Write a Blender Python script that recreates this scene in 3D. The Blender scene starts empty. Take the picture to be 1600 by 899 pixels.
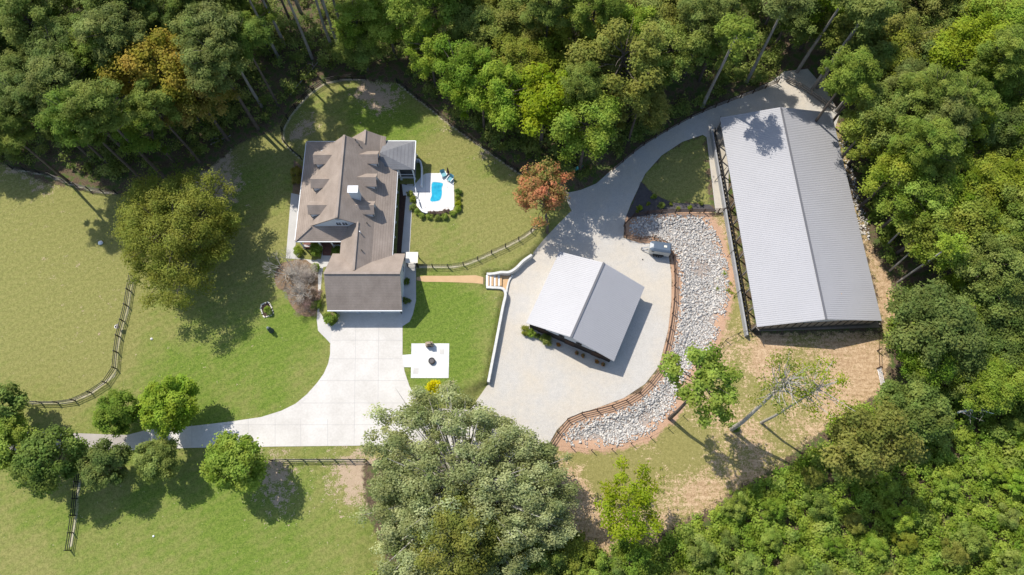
import bpy, bmesh, math, random
import numpy as np
from mathutils import Vector, Matrix
from mathutils.geometry import tessellate_polygon
R_ = math.radians
rnd = random.Random(7)
SC = bpy.data.scenes[0] if bpy.data.scenes else bpy.data.scenes.new('Scene')
SC = bpy.context.scene or SC
COL = SC.collection

# ------------------------------------------------------------ camera, sky, sun, exposure
CH, CF, CT = 100.0, 1067.0, R_(19.57)          # camera height, focal length in photo pixels, tilt off the vertical
cd = bpy.data.cameras.new('camera'); cam = bpy.data.objects.new('camera', cd); COL.objects.link(cam)
cam.location = (0, 0, CH); cam.rotation_euler = (CT, 0, 0)
cd.sensor_width = 36; cd.lens = 36 * CF / 1600; cd.clip_end = 4000; cd.clip_start = 1
SC.camera = cam
SUN_EL, SUN_AZ = 52, -45                        # azimuth clockwise from +Y
w = bpy.data.worlds.new('World'); SC.world = w; w.use_nodes = True
nt = w.node_tree; nt.nodes.clear()
sk = nt.nodes.new('ShaderNodeTexSky'); sk.sky_type = 'NISHITA'; sk.sun_disc = False
sk.sun_elevation = R_(SUN_EL); sk.sun_rotation = R_(SUN_AZ)
bg = nt.nodes.new('ShaderNodeBackground'); bg.inputs[1].default_value = 0.15
wo = nt.nodes.new('ShaderNodeOutputWorld'); nt.links.new(sk.outputs[0], bg.inputs[0]); nt.links.new(bg.outputs[0], wo.inputs[0])
ld = bpy.data.lights.new('sun', 'SUN'); ld.energy = 4.1; ld.angle = R_(0.53); ld.color = (1, .95, .87)
lo = bpy.data.objects.new('sun', ld); COL.objects.link(lo)
sd = Vector((math.sin(R_(SUN_AZ)) * math.cos(R_(SUN_EL)), math.cos(R_(SUN_AZ)) * math.cos(R_(SUN_EL)), math.sin(R_(SUN_EL))))
lo.rotation_euler = sd.to_track_quat('Z', 'Y').to_euler(); lo.location = sd * 200
SC.view_settings.view_transform = 'Standard'; SC.view_settings.look = 'None'
SC.view_settings.exposure = 0.42; SC.view_settings.gamma = 1

# ------------------------------------------------------------ measuring: photo pixel at height z -> world
def P(px, py, z=0.0):
    x = (px - 800) / CF; y = (449.5 - py) / CF
    c, s = math.cos(CT), math.sin(CT)
    dx, dy, dz = x, y * c + s, y * s - c
    t = (z - CH) / dz
    return (dx * t, dy * t, z)
def Pn(a, z=0.0): return np.array([P(q[0], q[1], z)[:2] for q in a], float)
def inside(X, Y, poly):
    r = np.zeros(X.shape, bool); n = len(poly)
    for i in range(n):
        x1, y1 = poly[i]; x2, y2 = poly[(i + 1) % n]
        if y1 == y2: continue
        c = ((y1 > Y) != (y2 > Y)) & (X < (x2 - x1) * (Y - y1) / (y2 - y1) + x1)
        r ^= c
    return r
def dline(X, Y, pts, wd=None, closed=False):
    best = np.full(X.shape, 1e9); bw = np.zeros(X.shape)
    n = len(pts)
    for i in range(n if closed else n - 1):
        a = pts[i]; b = pts[(i + 1) % n]; ab = b - a; L = max((ab ** 2).sum(), 1e-9)
        t = np.clip(((X - a[0]) * ab[0] + (Y - a[1]) * ab[1]) / L, 0, 1)
        d = np.hypot(X - a[0] - t * ab[0], Y - a[1] - t * ab[1])
        m = d < best; best = np.where(m, d, best)
        if wd is not None: bw = np.where(m, wd[i] * (1 - t) + wd[(i + 1) % n] * t, bw)
    return (best, bw) if wd is not None else best
def sdf(X, Y, poly):
    d = dline(X, Y, poly, closed=True)
    return np.where(inside(X, Y, poly), d, -d)

LOWP = [(831,398,.45),(817.5,407.5,.45),(806.5,418.5,.45),(795.5,425.4,.45),(783,425.4,.45),(770.7,428,.45),(760.4,428,.45),
        (759,448,.45),(770.7,448.7,.45),(783,449.4,.45),(788.6,454,.45),(788.6,462.5,.45),(784.5,479,.45),(775,530,.45),(762,597,.45),
        (735,640,5),(690,720,7),(640,800,8),(640,1100,8),(1900,1100,8),(1900,-200,8),(1300,-200,8),(1180,110,7),(1000,205,6),(935,265,5),
        (900,300,4),(900,330,3),(865,372,2)]
LOWV = Pn(LOWP); LOWW = np.array([q[2] for q in LOWP])
ROCK = [(987,345),(1010,338),(1060,336),(1108,341),(1124,380),(1137,420),(1138,470),(1118,530),(1095,560),(1070,592),(1052,640),(1014,678),(962,697),
        (892,699),(880,682),(900,662),(948,648),(1000,628),(1036,592),(1056,520),(1064,440),(1056,402),(1040,378),(1000,372),(984,364)]
ROCKV = Pn(ROCK, -1.2)
def height(X, Y):
    X = np.asarray(X, float); Y = np.asarray(Y, float)
    d, wd = dline(X, Y, LOWV, LOWW, True)
    s = np.where(inside(X, Y, LOWV), d, -d)
    t = np.clip((s + wd) / np.maximum(wd, .01), 0, 1); t = t * t * (3 - 2 * t)
    h = -1.0 * t
    r = np.clip(sdf(X, Y, ROCKV) / 2.5, 0, 1)
    return h - .5 * r * r * (3 - 2 * r)
def hz(x, y): return float(height(np.array([x]), np.array([y]))[0])
def G(px, py, up=0.0):
    z = 0.0
    for _ in range(4):
        x, y, _z = P(px, py, z + up); z = hz(x, y)
    return (x, y, z)

# ------------------------------------------------------------ object helpers
def tag(o, label=None, cat=None, group=None, kind=None):
    if label: o['label'] = label
    if cat: o['category'] = cat
    if group: o['group'] = group
    if kind: o['kind'] = kind
    return o
def empty(name, loc=(0, 0, 0), rz=0, label=None, cat=None, group=None):
    o = bpy.data.objects.new(name, None); COL.objects.link(o); o.location = loc; o.rotation_euler = (0, 0, rz)
    return tag(o, label, cat, group)
class MB:
    def __init__(s): s.v = []; s.f = []
    def add(s, vs, fs):
        k = len(s.v); s.v += [tuple(q) for q in vs]; s.f += [tuple(i + k for i in f) for f in fs]; return s
    def box(s, c, d, rz=0, M=None):
        x, y, z = d[0] / 2, d[1] / 2, d[2] / 2; cs, sn = math.cos(rz), math.sin(rz); vs = []
        for a, b, e in ((-x,-y,-z),(x,-y,-z),(x,y,-z),(-x,y,-z),(-x,-y,z),(x,-y,z),(x,y,z),(-x,y,z)):
            vs.append((c[0] + a * cs - b * sn, c[1] + a * sn + b * cs, c[2] + e))
        return s.add(vs, [(0,3,2,1),(4,5,6,7),(0,1,5,4),(1,2,6,5),(2,3,7,6),(3,0,4,7)])
    def span(s, x0, x1, y0, y1, z0, z1): return s.box(((x0+x1)/2,(y0+y1)/2,(z0+z1)/2), (abs(x1-x0),abs(y1-y0),abs(z1-z0)))
    def bar(s, a, b, wd, hh):
        a = Vector(a); b = Vector(b); d = (b - a); L = d.length; d.normalize()
        side = d.cross(Vector((0, 0, 1)));
        if side.length < 1e-3: side = Vector((1, 0, 0))
        side.normalize(); up = side.cross(d); vs = []
        for p in (a, b):
            for u, v in ((-1,-1),(1,-1),(1,1),(-1,1)): vs.append(p + side * u * wd / 2 + up * v * hh / 2)
        return s.add(vs, [(0,3,2,1),(4,5,6,7),(0,1,5,4),(1,2,6,5),(2,3,7,6),(3,0,4,7)])
    def slab(s, pts, th):
        p = [Vector(q) for q in pts]; n = (p[1] - p[0]).cross(p[2] - p[0]).normalized()
        if n.z < 0: p.reverse(); n = -n
        k = len(p); vs = p + [q - Vector((0, 0, th)) for q in p]
        return s.add(vs, [tuple(range(k)), tuple(range(2 * k - 1, k - 1, -1))] + [(i, i + k, (i + 1) % k + k, (i + 1) % k) for i in range(k)])
    def prism(s, poly, z0, z1):
        k = len(poly); a = sum(poly[i][0]*poly[(i+1)%k][1]-poly[(i+1)%k][0]*poly[i][1] for i in range(k))
        q = list(poly) if a > 0 else list(poly)[::-1]
        vs = [(x, y, z0) for x, y in q] + [(x, y, z1) for x, y in q]
        return s.add(vs, [tuple(range(k-1,-1,-1)), tuple(range(k, 2*k))] + [(i,(i+1)%k,(i+1)%k+k,i+k) for i in range(k)])
    def wallpoly(s, pts, off):          # vertical polygon thickened by vector off
        k = len(pts); o = Vector(off); p = [Vector(q) for q in pts]
        return s.add([q for q in p] + [q + o for q in p], [tuple(range(k)), tuple(range(2*k-1,k-1,-1))] + [(i, i+k, (i+1)%k+k, (i+1)%k) for i in range(k)])
    def tube(s, pts, rad, n=6):
        p = [Vector(q) for q in pts]; k = len(p); vs = []
        for i in range(k):
            d = (p[min(i+1,k-1)] - p[max(i-1,0)]).normalized(); a = d.cross(Vector((.3,.9,.1))).normalized(); b = d.cross(a)
            r = rad[i] if hasattr(rad, '__len__') else rad
            for j in range(n):
                t = 2 * math.pi * j / n; vs.append(p[i] + a * math.cos(t) * r + b * math.sin(t) * r)
        fs = [(i*n+j, i*n+(j+1)%n, (i+1)*n+(j+1)%n, (i+1)*n+j) for i in range(k-1) for j in range(n)]
        return s.add(vs, fs + [tuple(range(n-1,-1,-1)), tuple(range((k-1)*n, k*n))])
    def lathe(s, c, prof, n=16):
        vs = []; k = len(prof)
        for r, z in prof:
            for j in range(n): t = 2*math.pi*j/n; vs.append((c[0]+r*math.cos(t), c[1]+r*math.sin(t), c[2]+z))
        fs = [(i*n+j, i*n+(j+1)%n, (i+1)*n+(j+1)%n, (i+1)*n+j) for i in range(k-1) for j in range(n)]
        return s.add(vs, fs + [tuple(range(n-1,-1,-1)), tuple(range((k-1)*n, k*n))])
    def mesh(s, name, m):
        me = bpy.data.meshes.new(name); me.from_pydata(s.v, [], s.f); me.update()
        bm = bmesh.new(); bm.from_mesh(me); bmesh.ops.recalc_face_normals(bm, faces=bm.faces); bm.to_mesh(me); bm.free()
        if m: me.materials.append(m)
        return me
    def build(s, name, m, parent=None, bevel=0):
        o = bpy.data.objects.new(name, s.mesh(name, m)); COL.objects.link(o)
        if parent: o.parent = parent
        if bevel:
            b = o.modifiers.new('b', 'BEVEL'); b.width = bevel; b.segments = 2; b.limit_method = 'ANGLE'
        return o
def inst(name, me, parent=None, mat=None, loc=None, rz=0):
    o = bpy.data.objects.new(name, me); COL.objects.link(o)
    if parent: o.parent = parent
    if loc: o.location = loc
    if rz: o.rotation_euler = (0, 0, rz)
    if mat:
        o.material_slots[0].link = 'OBJECT'; o.material_slots[0].material = mat
    return o

# ------------------------------------------------------------ materials
def nodes(name):
    m = bpy.data.materials.new(name); m.use_nodes = True; t = m.node_tree; b = t.nodes['Principled BSDF']; return m, t, b
def N(t, ty, **k):
    n = t.nodes.new('ShaderNode' + ty)
    for a, v in k.items(): setattr(n, a, v)
    return n
def coordn(t, scale=(1, 1, 1), obj=False):
    c = N(t, 'TexCoord'); mp = N(t, 'Mapping'); mp.inputs['Scale'].default_value = scale
    if obj: t.links.new(c.outputs['Object'], mp.inputs[0])
    else:
        g = N(t, 'NewGeometry'); t.links.new(g.outputs['Position'], mp.inputs[0])
    return mp.outputs[0]
def noise(t, sc, det=4, rough=.6, vec=None):
    n = N(t, 'TexNoise'); n.inputs['Scale'].default_value = sc; n.inputs['Detail'].default_value = det; n.inputs['Roughness'].default_value = rough
    t.links.new(vec if vec is not None else coordn(t), n.inputs['Vector']); return n.outputs['Fac']
def ramp(t, fac, stops):
    r = N(t, 'ValToRGB'); e = r.color_ramp.elements
    while len(e) < len(stops): e.new(.5)
    for i, (p, c) in enumerate(stops): e[i].position = p; e[i].color = (*c, 1) if len(c) == 3 else c
    t.links.new(fac, r.inputs[0]); return r.outputs[0]
def mixc(t, fac, a, b, bt='MIX'):
    m = N(t, 'Mix', data_type='RGBA', blend_type=bt)
    if isinstance(fac, (int, float)): m.inputs[0].default_value = fac
    else: t.links.new(fac, m.inputs[0])
    for i, v in ((6, a), (7, b)):
        if isinstance(v, tuple): m.inputs[i].default_value = (*v, 1)
        else: t.links.new(v, m.inputs[i])
    return m.outputs[2]
def mth(t, op, a, b=0, c=None, clamp=False):
    m = N(t, 'Math', operation=op, use_clamp=clamp)
    for i, v in enumerate((a, b) if c is None else (a, b, c)):
        if isinstance(v, (int, float)): m.inputs[i].default_value = v
        else: t.links.new(v, m.inputs[i])
    return m.outputs[0]
def bump(t, b, h, dist=.02, st=.6):
    n = N(t, 'Bump'); n.inputs['Distance'].default_value = dist; n.inputs['Strength'].default_value = st
    t.links.new(h, n.inputs['Height']); t.links.new(n.outputs[0], b.inputs['Normal'])
def mat(name, c, c2=None, sc=1.5, sc2=14, rough=.8, spec=.3, metal=0, bm=.01, amt=1):
    m, t, b = nodes(name); c2 = c2 or tuple(v * .75 for v in c)
    f = mth(t, 'ADD', mth(t, 'MULTIPLY', noise(t, sc), .6), mth(t, 'MULTIPLY', noise(t, sc2), .4))
    t.links.new(ramp(t, f, [(.5 - .18 / amt, c2), (.5 + .18 / amt, c)]), b.inputs['Base Color'])
    b.inputs['Roughness'].default_value = rough; b.inputs['Specular IOR Level'].default_value = spec; b.inputs['Metallic'].default_value = metal
    if bm: bump(t, b, noise(t, sc2 * 2), bm)
    return m
M = {}
M['white'] = mat('white_paint', (.78, .79, .79), (.7, .71, .71), rough=.5)
M['conc'] = mat('concrete', (.62, .59, .545), (.46, .43, .385), sc=.3, sc2=3.5, amt=.9)
M['walk'] = mat('walk_concrete', (.56, .54, .5), (.43, .41, .38), sc=.5, sc2=6, amt=.8)
M['pave'] = mat('patio_paving', (.7, .69, .66), (.52, .52, .5), sc=.8, sc2=3)
M['stone'] = mat('wall_stone', (.66, .65, .61), (.45, .44, .41), sc=2, sc2=9, bm=.03)
M['tan'] = mat('tan_stone', (.42, .33, .24), (.2, .15, .11), sc=2, sc2=8, bm=.03)
M['orange'] = mat('orange_grit', (.55, .37, .2), (.45, .29, .15), sc=1, sc2=25, amt=.8)
M['mulchb'] = mat('brown_mulch', (.09, .05, .035), (.04, .022, .016), sc=3, sc2=20, bm=.04)
M['mulchr'] = mat('red_mulch', (.27, .17, .11), (.13, .1, .05), sc=2, sc2=18, bm=.04)
M['mulchg'] = mat('grey_mulch', (.1, .09, .09), (.05, .045, .045), sc=2, sc2=18, bm=.04)
M['siding'] = mat('pale_siding', (.6, .63, .66), (.54, .57, .6), sc=1, sc2=6)
M['dark'] = mat('black_paint', (.018, .017, .016), (.012, .011, .011), rough=.5)
M['brownw'] = mat('brown_wood', (.085, .05, .035), (.045, .028, .02), sc=3, sc2=20)
M['greyw'] = mat('weathered_wood', (.3, .27, .24), (.17, .15, .13), sc=3, sc2=20)
M['brick'] = mat('brick', (.22, .1, .07), (.12, .06, .05), sc=3, sc2=16)
M['glass'] = mat('window_glass', (.03, .04, .05), (.02, .025, .03), rough=.08, spec=.8, bm=0)
M['galv'] = mat('galvanised', (.5, .51, .53), (.38, .39, .4), rough=.4, metal=.7)
M['brass'] = mat('gutter', (.7, .7, .69), (.6, .6, .6), rough=.4)
M['tan_panel'] = mat('tan_panel', (.3, .26, .21), (.2, .17, .14))
M['board'] = mat('kickboard', (.36, .36, .36), (.27, .27, .27), sc=1, sc2=8)
M['bark'] = mat('bark', (.15, .12, .095), (.07, .055, .045), sc=1.5, sc2=8, bm=.04)
M['barkg'] = mat('grey_bark', (.36, .33, .29), (.18, .16, .14), sc=1.5, sc2=8, bm=.03)
M['barkp'] = mat('pale_bark', (.5, .46, .4), (.26, .24, .2), sc=1.2, sc2=6, bm=.03)
M['rock'] = None
def metal_roof(name, c):
    m, t, b = nodes(name)
    f = mth(t, 'ADD', mth(t, 'MULTIPLY', noise(t, .25), .5), mth(t, 'MULTIPLY', noise(t, 4), .5))
    t.links.new(ramp(t, f, [(.3, tuple(v * .9 for v in c)), (.7, c)]), b.inputs['Base Color'])
    b.inputs['Roughness'].default_value = .5; b.inputs['Metallic'].default_value = 0; b.inputs['Specular IOR Level'].default_value = .4
    bump(t, b, noise(t, 1.2), .03, .3)
    return m
M['mroof'] = metal_roof('metal_roof', (.38, .375, .385))
M['ridge'] = metal_roof('ridge_cap', (.13, .13, .14))
def shingle(name, c, c2):
    m, t, b = nodes(name)
    st = noise(t, 1, 3, .6, coordn(t, (.7, .45, .45))); sp = noise(t, 9, 2)
    f = mth(t, 'ADD', mth(t, 'MULTIPLY', st, .6), mth(t, 'MULTIPLY', sp, .4))
    col = ramp(t, f, [(.32, c2), (.68, c)])
    g = N(t, 'NewGeometry'); sx = N(t, 'SeparateXYZ'); t.links.new(g.outputs['Position'], sx.inputs[0])
    fr = mth(t, 'FRACT', mth(t, 'MULTIPLY', sx.outputs[2], 6.5))
    ln = mth(t, 'LESS_THAN', fr, .22)
    t.links.new(mixc(t, mth(t, 'MULTIPLY', ln, .35), col, tuple(v * .55 for v in c2)), b.inputs['Base Color'])
    b.inputs['Roughness'].default_value = .9; b.inputs['Specular IOR Level'].default_value = .15
    bump(t, b, mth(t, 'ADD', fr, mth(t, 'MULTIPLY', noise(t, 22), .6)), .02, .5)
    return m
M['shingle'] = shingle('brown_shingle', (.37, .305, .255), (.24, .195, .16))
M['slate'] = shingle('grey_shingle', (.25, .25, .255), (.17, .17, .18))
def leafmat(name, dark, light, tr=.46, hue=.02):
    m, t, b = nodes(name)
    a = N(t, 'Attribute', attribute_name='tone'); oi = N(t, 'ObjectInfo')
    f = mth(t, 'ADD', a.outputs['Fac'], mth(t, 'MULTIPLY', mth(t, 'SUBTRACT', oi.outputs['Random'], .5), .35))
    col = ramp(t, f, [(.1, dark), (.9, light)])
    hs = N(t, 'HueSaturation'); t.links.new(col, hs.inputs['Color'])
    hn = mth(t, 'MULTIPLY', mth(t, 'SUBTRACT', noise(t, .45, 3, .6), .5), -.11 if hue else .05)
    t.links.new(mth(t, 'ADD', hn, mth(t, 'ADD', .5 - hue / 2, mth(t, 'MULTIPLY', oi.outputs['Random'], hue))), hs.inputs['Hue'])
    t.links.new(mth(t, 'ADD', .95, mth(t, 'MULTIPLY', oi.outputs['Random'], .22)), hs.inputs['Saturation'])
    t.links.new(hs.outputs[0], b.inputs['Base Color'])
    b.inputs['Roughness'].default_value = .6; b.inputs['Specular IOR Level'].default_value = .15
    tl = N(t, 'BsdfTranslucent'); t.links.new(hs.outputs[0], tl.inputs[0])
    mx = N(t, 'MixShader'); mx.inputs[0].default_value = tr
    t.links.new(b.outputs[0], mx.inputs[1]); t.links.new(tl.outputs[0], mx.inputs[2])
    t.links.new(mx.outputs[0], t.nodes['Material Output'].inputs[0])
    return m
L = {
 'green': leafmat('leaf_green', (.14, .195, .028), (.36, .44, .1)),
 'dkgreen': leafmat('leaf_dark', (.1, .15, .028), (.25, .33, .075)),
 'yellow': leafmat('leaf_yellow_green', (.14, .185, .02), (.36, .41, .075)),
 'bright': leafmat('leaf_bright', (.14, .205, .03), (.38, .47, .11)),
 'olive': leafmat('leaf_olive', (.15, .165, .03), (.33, .34, .085)),
 'pine': leafmat('needle', (.115, .155, .03), (.3, .36, .09)),
 'oak': leafmat('leaf_grey_green', (.21, .25, .075), (.54, .6, .27)),
 'gold': leafmat('leaf_golden', (.17, .18, .03), (.46, .35, .11)),
 'red': leafmat('leaf_red', (.2, .24, .05), (.7, .27, .14), hue=0),
 'straw': leafmat('flower_yellow', (.35, .32, .02), (.7, .62, .05)),
 'plum': leafmat('leaf_plum', (.15, .11, .09), (.32, .23, .19)),
 'twig': leafmat('twigs', (.26, .22, .18), (.5, .44, .37), .05, hue=0),
}

# ------------------------------------------------------------ the ground sheet
LAWNS = [
 [(-300,240),(0,256),(60,282),(110,294),(150,303),(190,306),(250,300),(330,262),(375,225),(425,205),(450,178),(478,152),(507,131),(540,124),(575,126),(620,130),
  (650,155),(676,174),(710,201),(745,225),(779,250),(814,274),(850,292),(890,300),(900,330),(870,372),(832,400),(800,440),(790,480),(765,600),(735,650),(640,720),(566,726),(572,800),(600,870),(610,1100),(-300,1100)],
 [(1003,285),(1012,268),(1035,245),(1065,224),(1100,213),(1106,300),(1108,318),(1050,316),(1020,302)]]
DRY = [(862,700),(960,697),(1014,678),(1052,640),(1070,592),(1095,560),(1118,530),(1137,470),(1137,420),(1124,380),(1108,337),(1142,333),(1178,524),(1372,520),
       (1388,560),(1380,610),(1300,660),(1200,735),(1100,800),(1010,850),(920,880),(885,800),(872,740)]
DRY2 = [(1300,165),(1320,230),(1350,360),(1380,420),(1405,470),(1400,545),(1370,540),(1380,500),(1340,340),(1290,165)]
CLAY = [(972,340),(1010,330),(1110,332),(1132,370),(1148,430),(1145,480),(1120,545),(1080,600),(1062,650),(1020,690),(960,706),(880,706),(862,690),(890,650),(950,632),(1000,612),(1030,580),(1042,520),(1050,440),(1046,402),(1035,385),(1000,382),(975,372)]
DIRT = [ # px, py, radius px, strength
 (545,740,38,1.0),(430,735,28,1.1),(440,790,30,.6),(575,735,20,.9),(560,790,22,.5),(25,262,26,.9),(70,280,24,.8),(355,290,34,1.0),(320,280,28,1.1),(600,155,34,1.1),(570,140,24,1.0),(350,245,20,.9),
 (700,190,18,.7),(760,240,18,.7),(800,262,16,.6),(895,300,18,.9),(905,310,14,.9),(480,195,22,.9),(462,213,14,1.0),(700,605,10,1.2),
 (1205,545,26,1.0),(1200,580,18,.9),(1350,560,40,.9),(1330,610,36,.8),(1300,560,60,.6),(1220,530,20,.8),(1040,790,46,.9),(1100,760,30,.8),(1180,700,40,.6),(1140,640,36,.5),(1000,760,30,.4),(920,790,40,1.1),(890,760,30,1.0),
 (1395,450,30,1.0),(1380,400,18,.9),(1370,350,18,.9),(1330,260,16,.9),(1400,480,20,.9),(640,560,5,.6),(645,500,4,.4),(760,470,10,.3),(100,420,46,.22),(60,330,50,.2),(130,520,40,.22),(180,470,20,.3),(520,700,10,.3)]
LUSH = [(90,420,110,-.7),(60,330,60,-.5),(180,560,40,-.4),(410,380,40,-.5),(760,340,50,-.35),(720,560,40,.4),(300,560,80,.35),(250,640,80,.4),(330,860,90,.3),(1000,745,60,1.0),(1090,700,45,.8),(1128,470,30,.8),(940,745,40,.8),(1185,640,40,.5),(1230,560,30,.5),(1120,600,30,.5),(1130,420,25,.5),(700,510,70,1.0),(590,175,60,1.0),(560,620,30,.6),(450,560,90,.5),(340,590,120,.4),(200,820,150,.35),(380,850,120,.45),(500,850,90,.3),(620,200,60,.7),(700,370,60,.25),(680,470,50,.9),(660,590,50,.7),(470,500,40,.5),(400,300,60,.5),(60,820,80,.3)]
STRIPS = [[(208,432),(202,464),(198,489),(190,515),(185,540),(178,587),(138.6,617),(104,629),(49,629),(0,620),(-60,612)],
          [(472,250),(455,235),(443,221),(442,204),(455,180),(479,152),(507,131),(538,124.5),(572,125.5)],
          [(620.7,129.7),(648,152),(676,173),(710,200),(745,224.5),(779,249),(814,273),(827.6,281)],
          [(652,417),(705,418),(730,413),(752,404),(775,393),(797,383),(820,370),(835,358),(842,345)],
          [(20,264),(73,274),(110,288),(147,299),(183,303)], [(110,853),(118,807),(124,750)], [(425,720),(570,720)]]
def axis(lo, hi, a, b, st):
    core = list(np.arange(a, b + st / 2, st)); out = []
    x = a; s = st
    while x > lo: s *= 1.35; x -= s; out.append(x)
    out = out[::-1]; x = b; s = st; up = []
    while x < hi: s *= 1.35; x += s; up.append(x)
    return np.array(out + core + up)
def gmesh(name, gx, gy, m):
    X, Y = np.meshgrid(gx, gy); Z = height(X, Y); nx, ny = len(gx), len(gy)
    co = np.stack([X, Y, Z], -1).reshape(-1, 3).astype(np.float32)
    i = (np.arange(ny - 1)[:, None] * nx + np.arange(nx - 1)[None, :]).reshape(-1)
    q = np.stack([i, i + 1, i + nx + 1, i + nx], 1)
    return npmesh(name, co, q, m), X, Y
def npmesh(name, co, quads, m, tone=None, smooth=False):
    me = bpy.data.meshes.new(name); k = quads.shape[1]
    me.vertices.add(len(co)); me.vertices.foreach_set('co', np.ascontiguousarray(co, np.float32).reshape(-1))
    me.loops.add(quads.size); me.loops.foreach_set('vertex_index', quads.astype(np.int32).reshape(-1))
    me.polygons.add(len(quads)); me.polygons.foreach_set('loop_start', (np.arange(len(quads)) * k).astype(np.int32))
    me.polygons.foreach_set('loop_total', np.full(len(quads), k, np.int32))
    me.update(calc_edges=True)
    if tone is not None:
        at = me.attributes.new('tone', 'FLOAT', 'FACE'); at.data.foreach_set('value', tone.astype(np.float32))
    if m: me.materials.append(m)
    return me
def ground_material():
    m, t, b = nodes('ground')
    A = lambda n: N(t, 'Attribute', attribute_name=n).outputs['Fac']
    pos = coordn(t)
    n1 = noise(t, .12, 5, .6, pos); n2 = noise(t, .9, 5, .65, pos); n3 = noise(t, 5, 4, .7, pos); n4 = noise(t, 22, 2, .6, pos)
    # woods floor
    ff = mth(t, 'ADD', mth(t, 'MULTIPLY', n2, .5), mth(t, 'MULTIPLY', n3, .5))
    woods = ramp(t, ff, [(.35, (.06, .045, .03)), (.5, (.14, .1, .065)), (.64, (.28, .2, .135))])
    woods = mixc(t, ramp(t, n2, [(.46, (0,0,0)), (.56, (1,1,1))]), woods, (.08, .11, .03))
    # lawn
    n5 = noise(t, 2.1, 3, .7, pos)
    fine = mth(t, 'ADD', mth(t, 'MULTIPLY', n3, .35), mth(t, 'ADD', mth(t, 'MULTIPLY', n4, .35), mth(t, 'MULTIPLY', n5, .3)))
    y1 = ramp(t, fine, [(.42, (.15, .155, .045)), (.58, (.31, .29, .1))])
    g1 = ramp(t, fine, [(.42, (.08, .13, .018)), (.58, (.195, .26, .045))])
    lf = mth(t, 'ADD', A('lush'), mth(t, 'MULTIPLY', mth(t, 'SUBTRACT', n1, .5), 2.6))
    lf = mth(t, 'ADD', lf, mth(t, 'MULTIPLY', mth(t, 'SUBTRACT', n2, .5), 1.3), clamp=True)
    # mowing stripes
    wv = N(t, 'TexWave', wave_type='BANDS', bands_direction='X', wave_profile='SIN'); wv.inputs['Scale'].default_value = .22; wv.inputs['Distortion'].default_value = .9; wv.inputs['Detail'].default_value = 1; wv.inputs['Detail Scale'].default_value = .25
    mp = N(t, 'Mapping'); mp.inputs['Rotation'].default_value = (0, 0, R_(62)); t.links.new(pos, mp.inputs[0]); t.links.new(mp.outputs[0], wv.inputs[0])
    lf = mth(t, 'ADD', lf, mth(t, 'MULTIPLY', mth(t, 'SUBTRACT', wv.outputs['Fac'], .5), .2), clamp=True)
    lawn = mixc(t, lf, y1, g1)
    soil = ramp(t, fine, [(.3, (.3, .21, .13)), (.7, (.55, .43, .31))])
    df = mth(t, 'ADD', mth(t, 'MULTIPLY', A('dirt'), .62), mth(t, 'ADD', mth(t, 'MULTIPLY', mth(t, 'SUBTRACT', n2, .5), 2.2), mth(t, 'MULTIPLY', mth(t, 'SUBTRACT', n3, .5), 1.6)))
    dm = ramp(t, df, [(.42, (0,0,0)), (.6, (1,1,1))])
    lawn = mixc(t, dm, lawn, soil)
    # dry pasture
    s2 = ramp(t, fine, [(.36, (.26, .19, .11)), (.64, (.6, .47, .32))])
    g2 = ramp(t, fine, [(.36, (.15, .14, .04)), (.64, (.34, .3, .11))])
    pf = mth(t, 'ADD', mth(t, 'MULTIPLY', n1, 1.2), mth(t, 'ADD', n2, mth(t, 'MULTIPLY', n3, 1.3)))
    pf = mth(t, 'ADD', pf, mth(t, 'MULTIPLY', A('dirt'), .3))
    stn = noise(t, 1.0, 4, .65, coordn(t, (.35, 2.2, 1)))
    pf = mth(t, 'ADD', pf, mth(t, 'MULTIPLY', mth(t, 'SUBTRACT', stn, .5), .45))
    pf = mth(t, 'ADD', pf, mth(t, 'MULTIPLY', mth(t, 'SUBTRACT', n5, .5), .8))
    pf = mth(t, 'SUBTRACT', pf, mth(t, 'MULTIPLY', A('lush'), .35))
    fine2 = mth(t, 'ADD', mth(t, 'MULTIPLY', fine, .8), mth(t, 'MULTIPLY', stn, .2))
    s2 = ramp(t, fine2, [(.4, (.24, .15, .08)), (.5, (.44, .3, .175)), (.6, (.66, .5, .33))])
    dry = mixc(t, ramp(t, mth(t, 'MULTIPLY', pf, .5), [(.85, (0,0,0)), (.97, (1,1,1))]), g2, s2)
    clay = ramp(t, fine, [(.3, (.34, .19, .11)), (.7, (.56, .38, .26))])
    wob = mth(t, 'ADD', mth(t, 'MULTIPLY', mth(t, 'SUBTRACT', n2, .5), 3.2), mth(t, 'MULTIPLY', mth(t, 'SUBTRACT', n3, .5), 1.6))
    def edge(n, k=1.0): return mth(t, 'ADD', mth(t, 'MULTIPLY', mth(t, 'ADD', A(n), mth(t, 'MULTIPLY', wob, k)), 2.2), .5, clamp=True)
    c = mixc(t, edge('lawn', .7), woods, lawn)
    c = mixc(t, edge('dry'), c, dry)
    c = mixc(t, edge('clay', .8), c, clay)
    c = mixc(t, mth(t, 'MULTIPLY', edge('rock', .5), .75), c, ramp(t, n4, [(.35, (.16, .15, .14)), (.65, (.4, .38, .35))]))
    stp = mth(t, 'ADD', mth(t, 'MULTIPLY', mth(t, 'SUBTRACT', .3, A('strip')), 3.5), mth(t, 'MULTIPLY', mth(t, 'SUBTRACT', n3, .45), 1.5), clamp=True)
    c = mixc(t, mth(t, 'MULTIPLY', stp, .85), c, (.5, .44, .34))
    t.links.new(c, b.inputs['Base Color']); b.inputs['Roughness'].default_value = .95; b.inputs['Specular IOR Level'].default_value = .1
    bump(t, b, mth(t, 'ADD', n3, n4), .06, .7)
    return m
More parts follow.
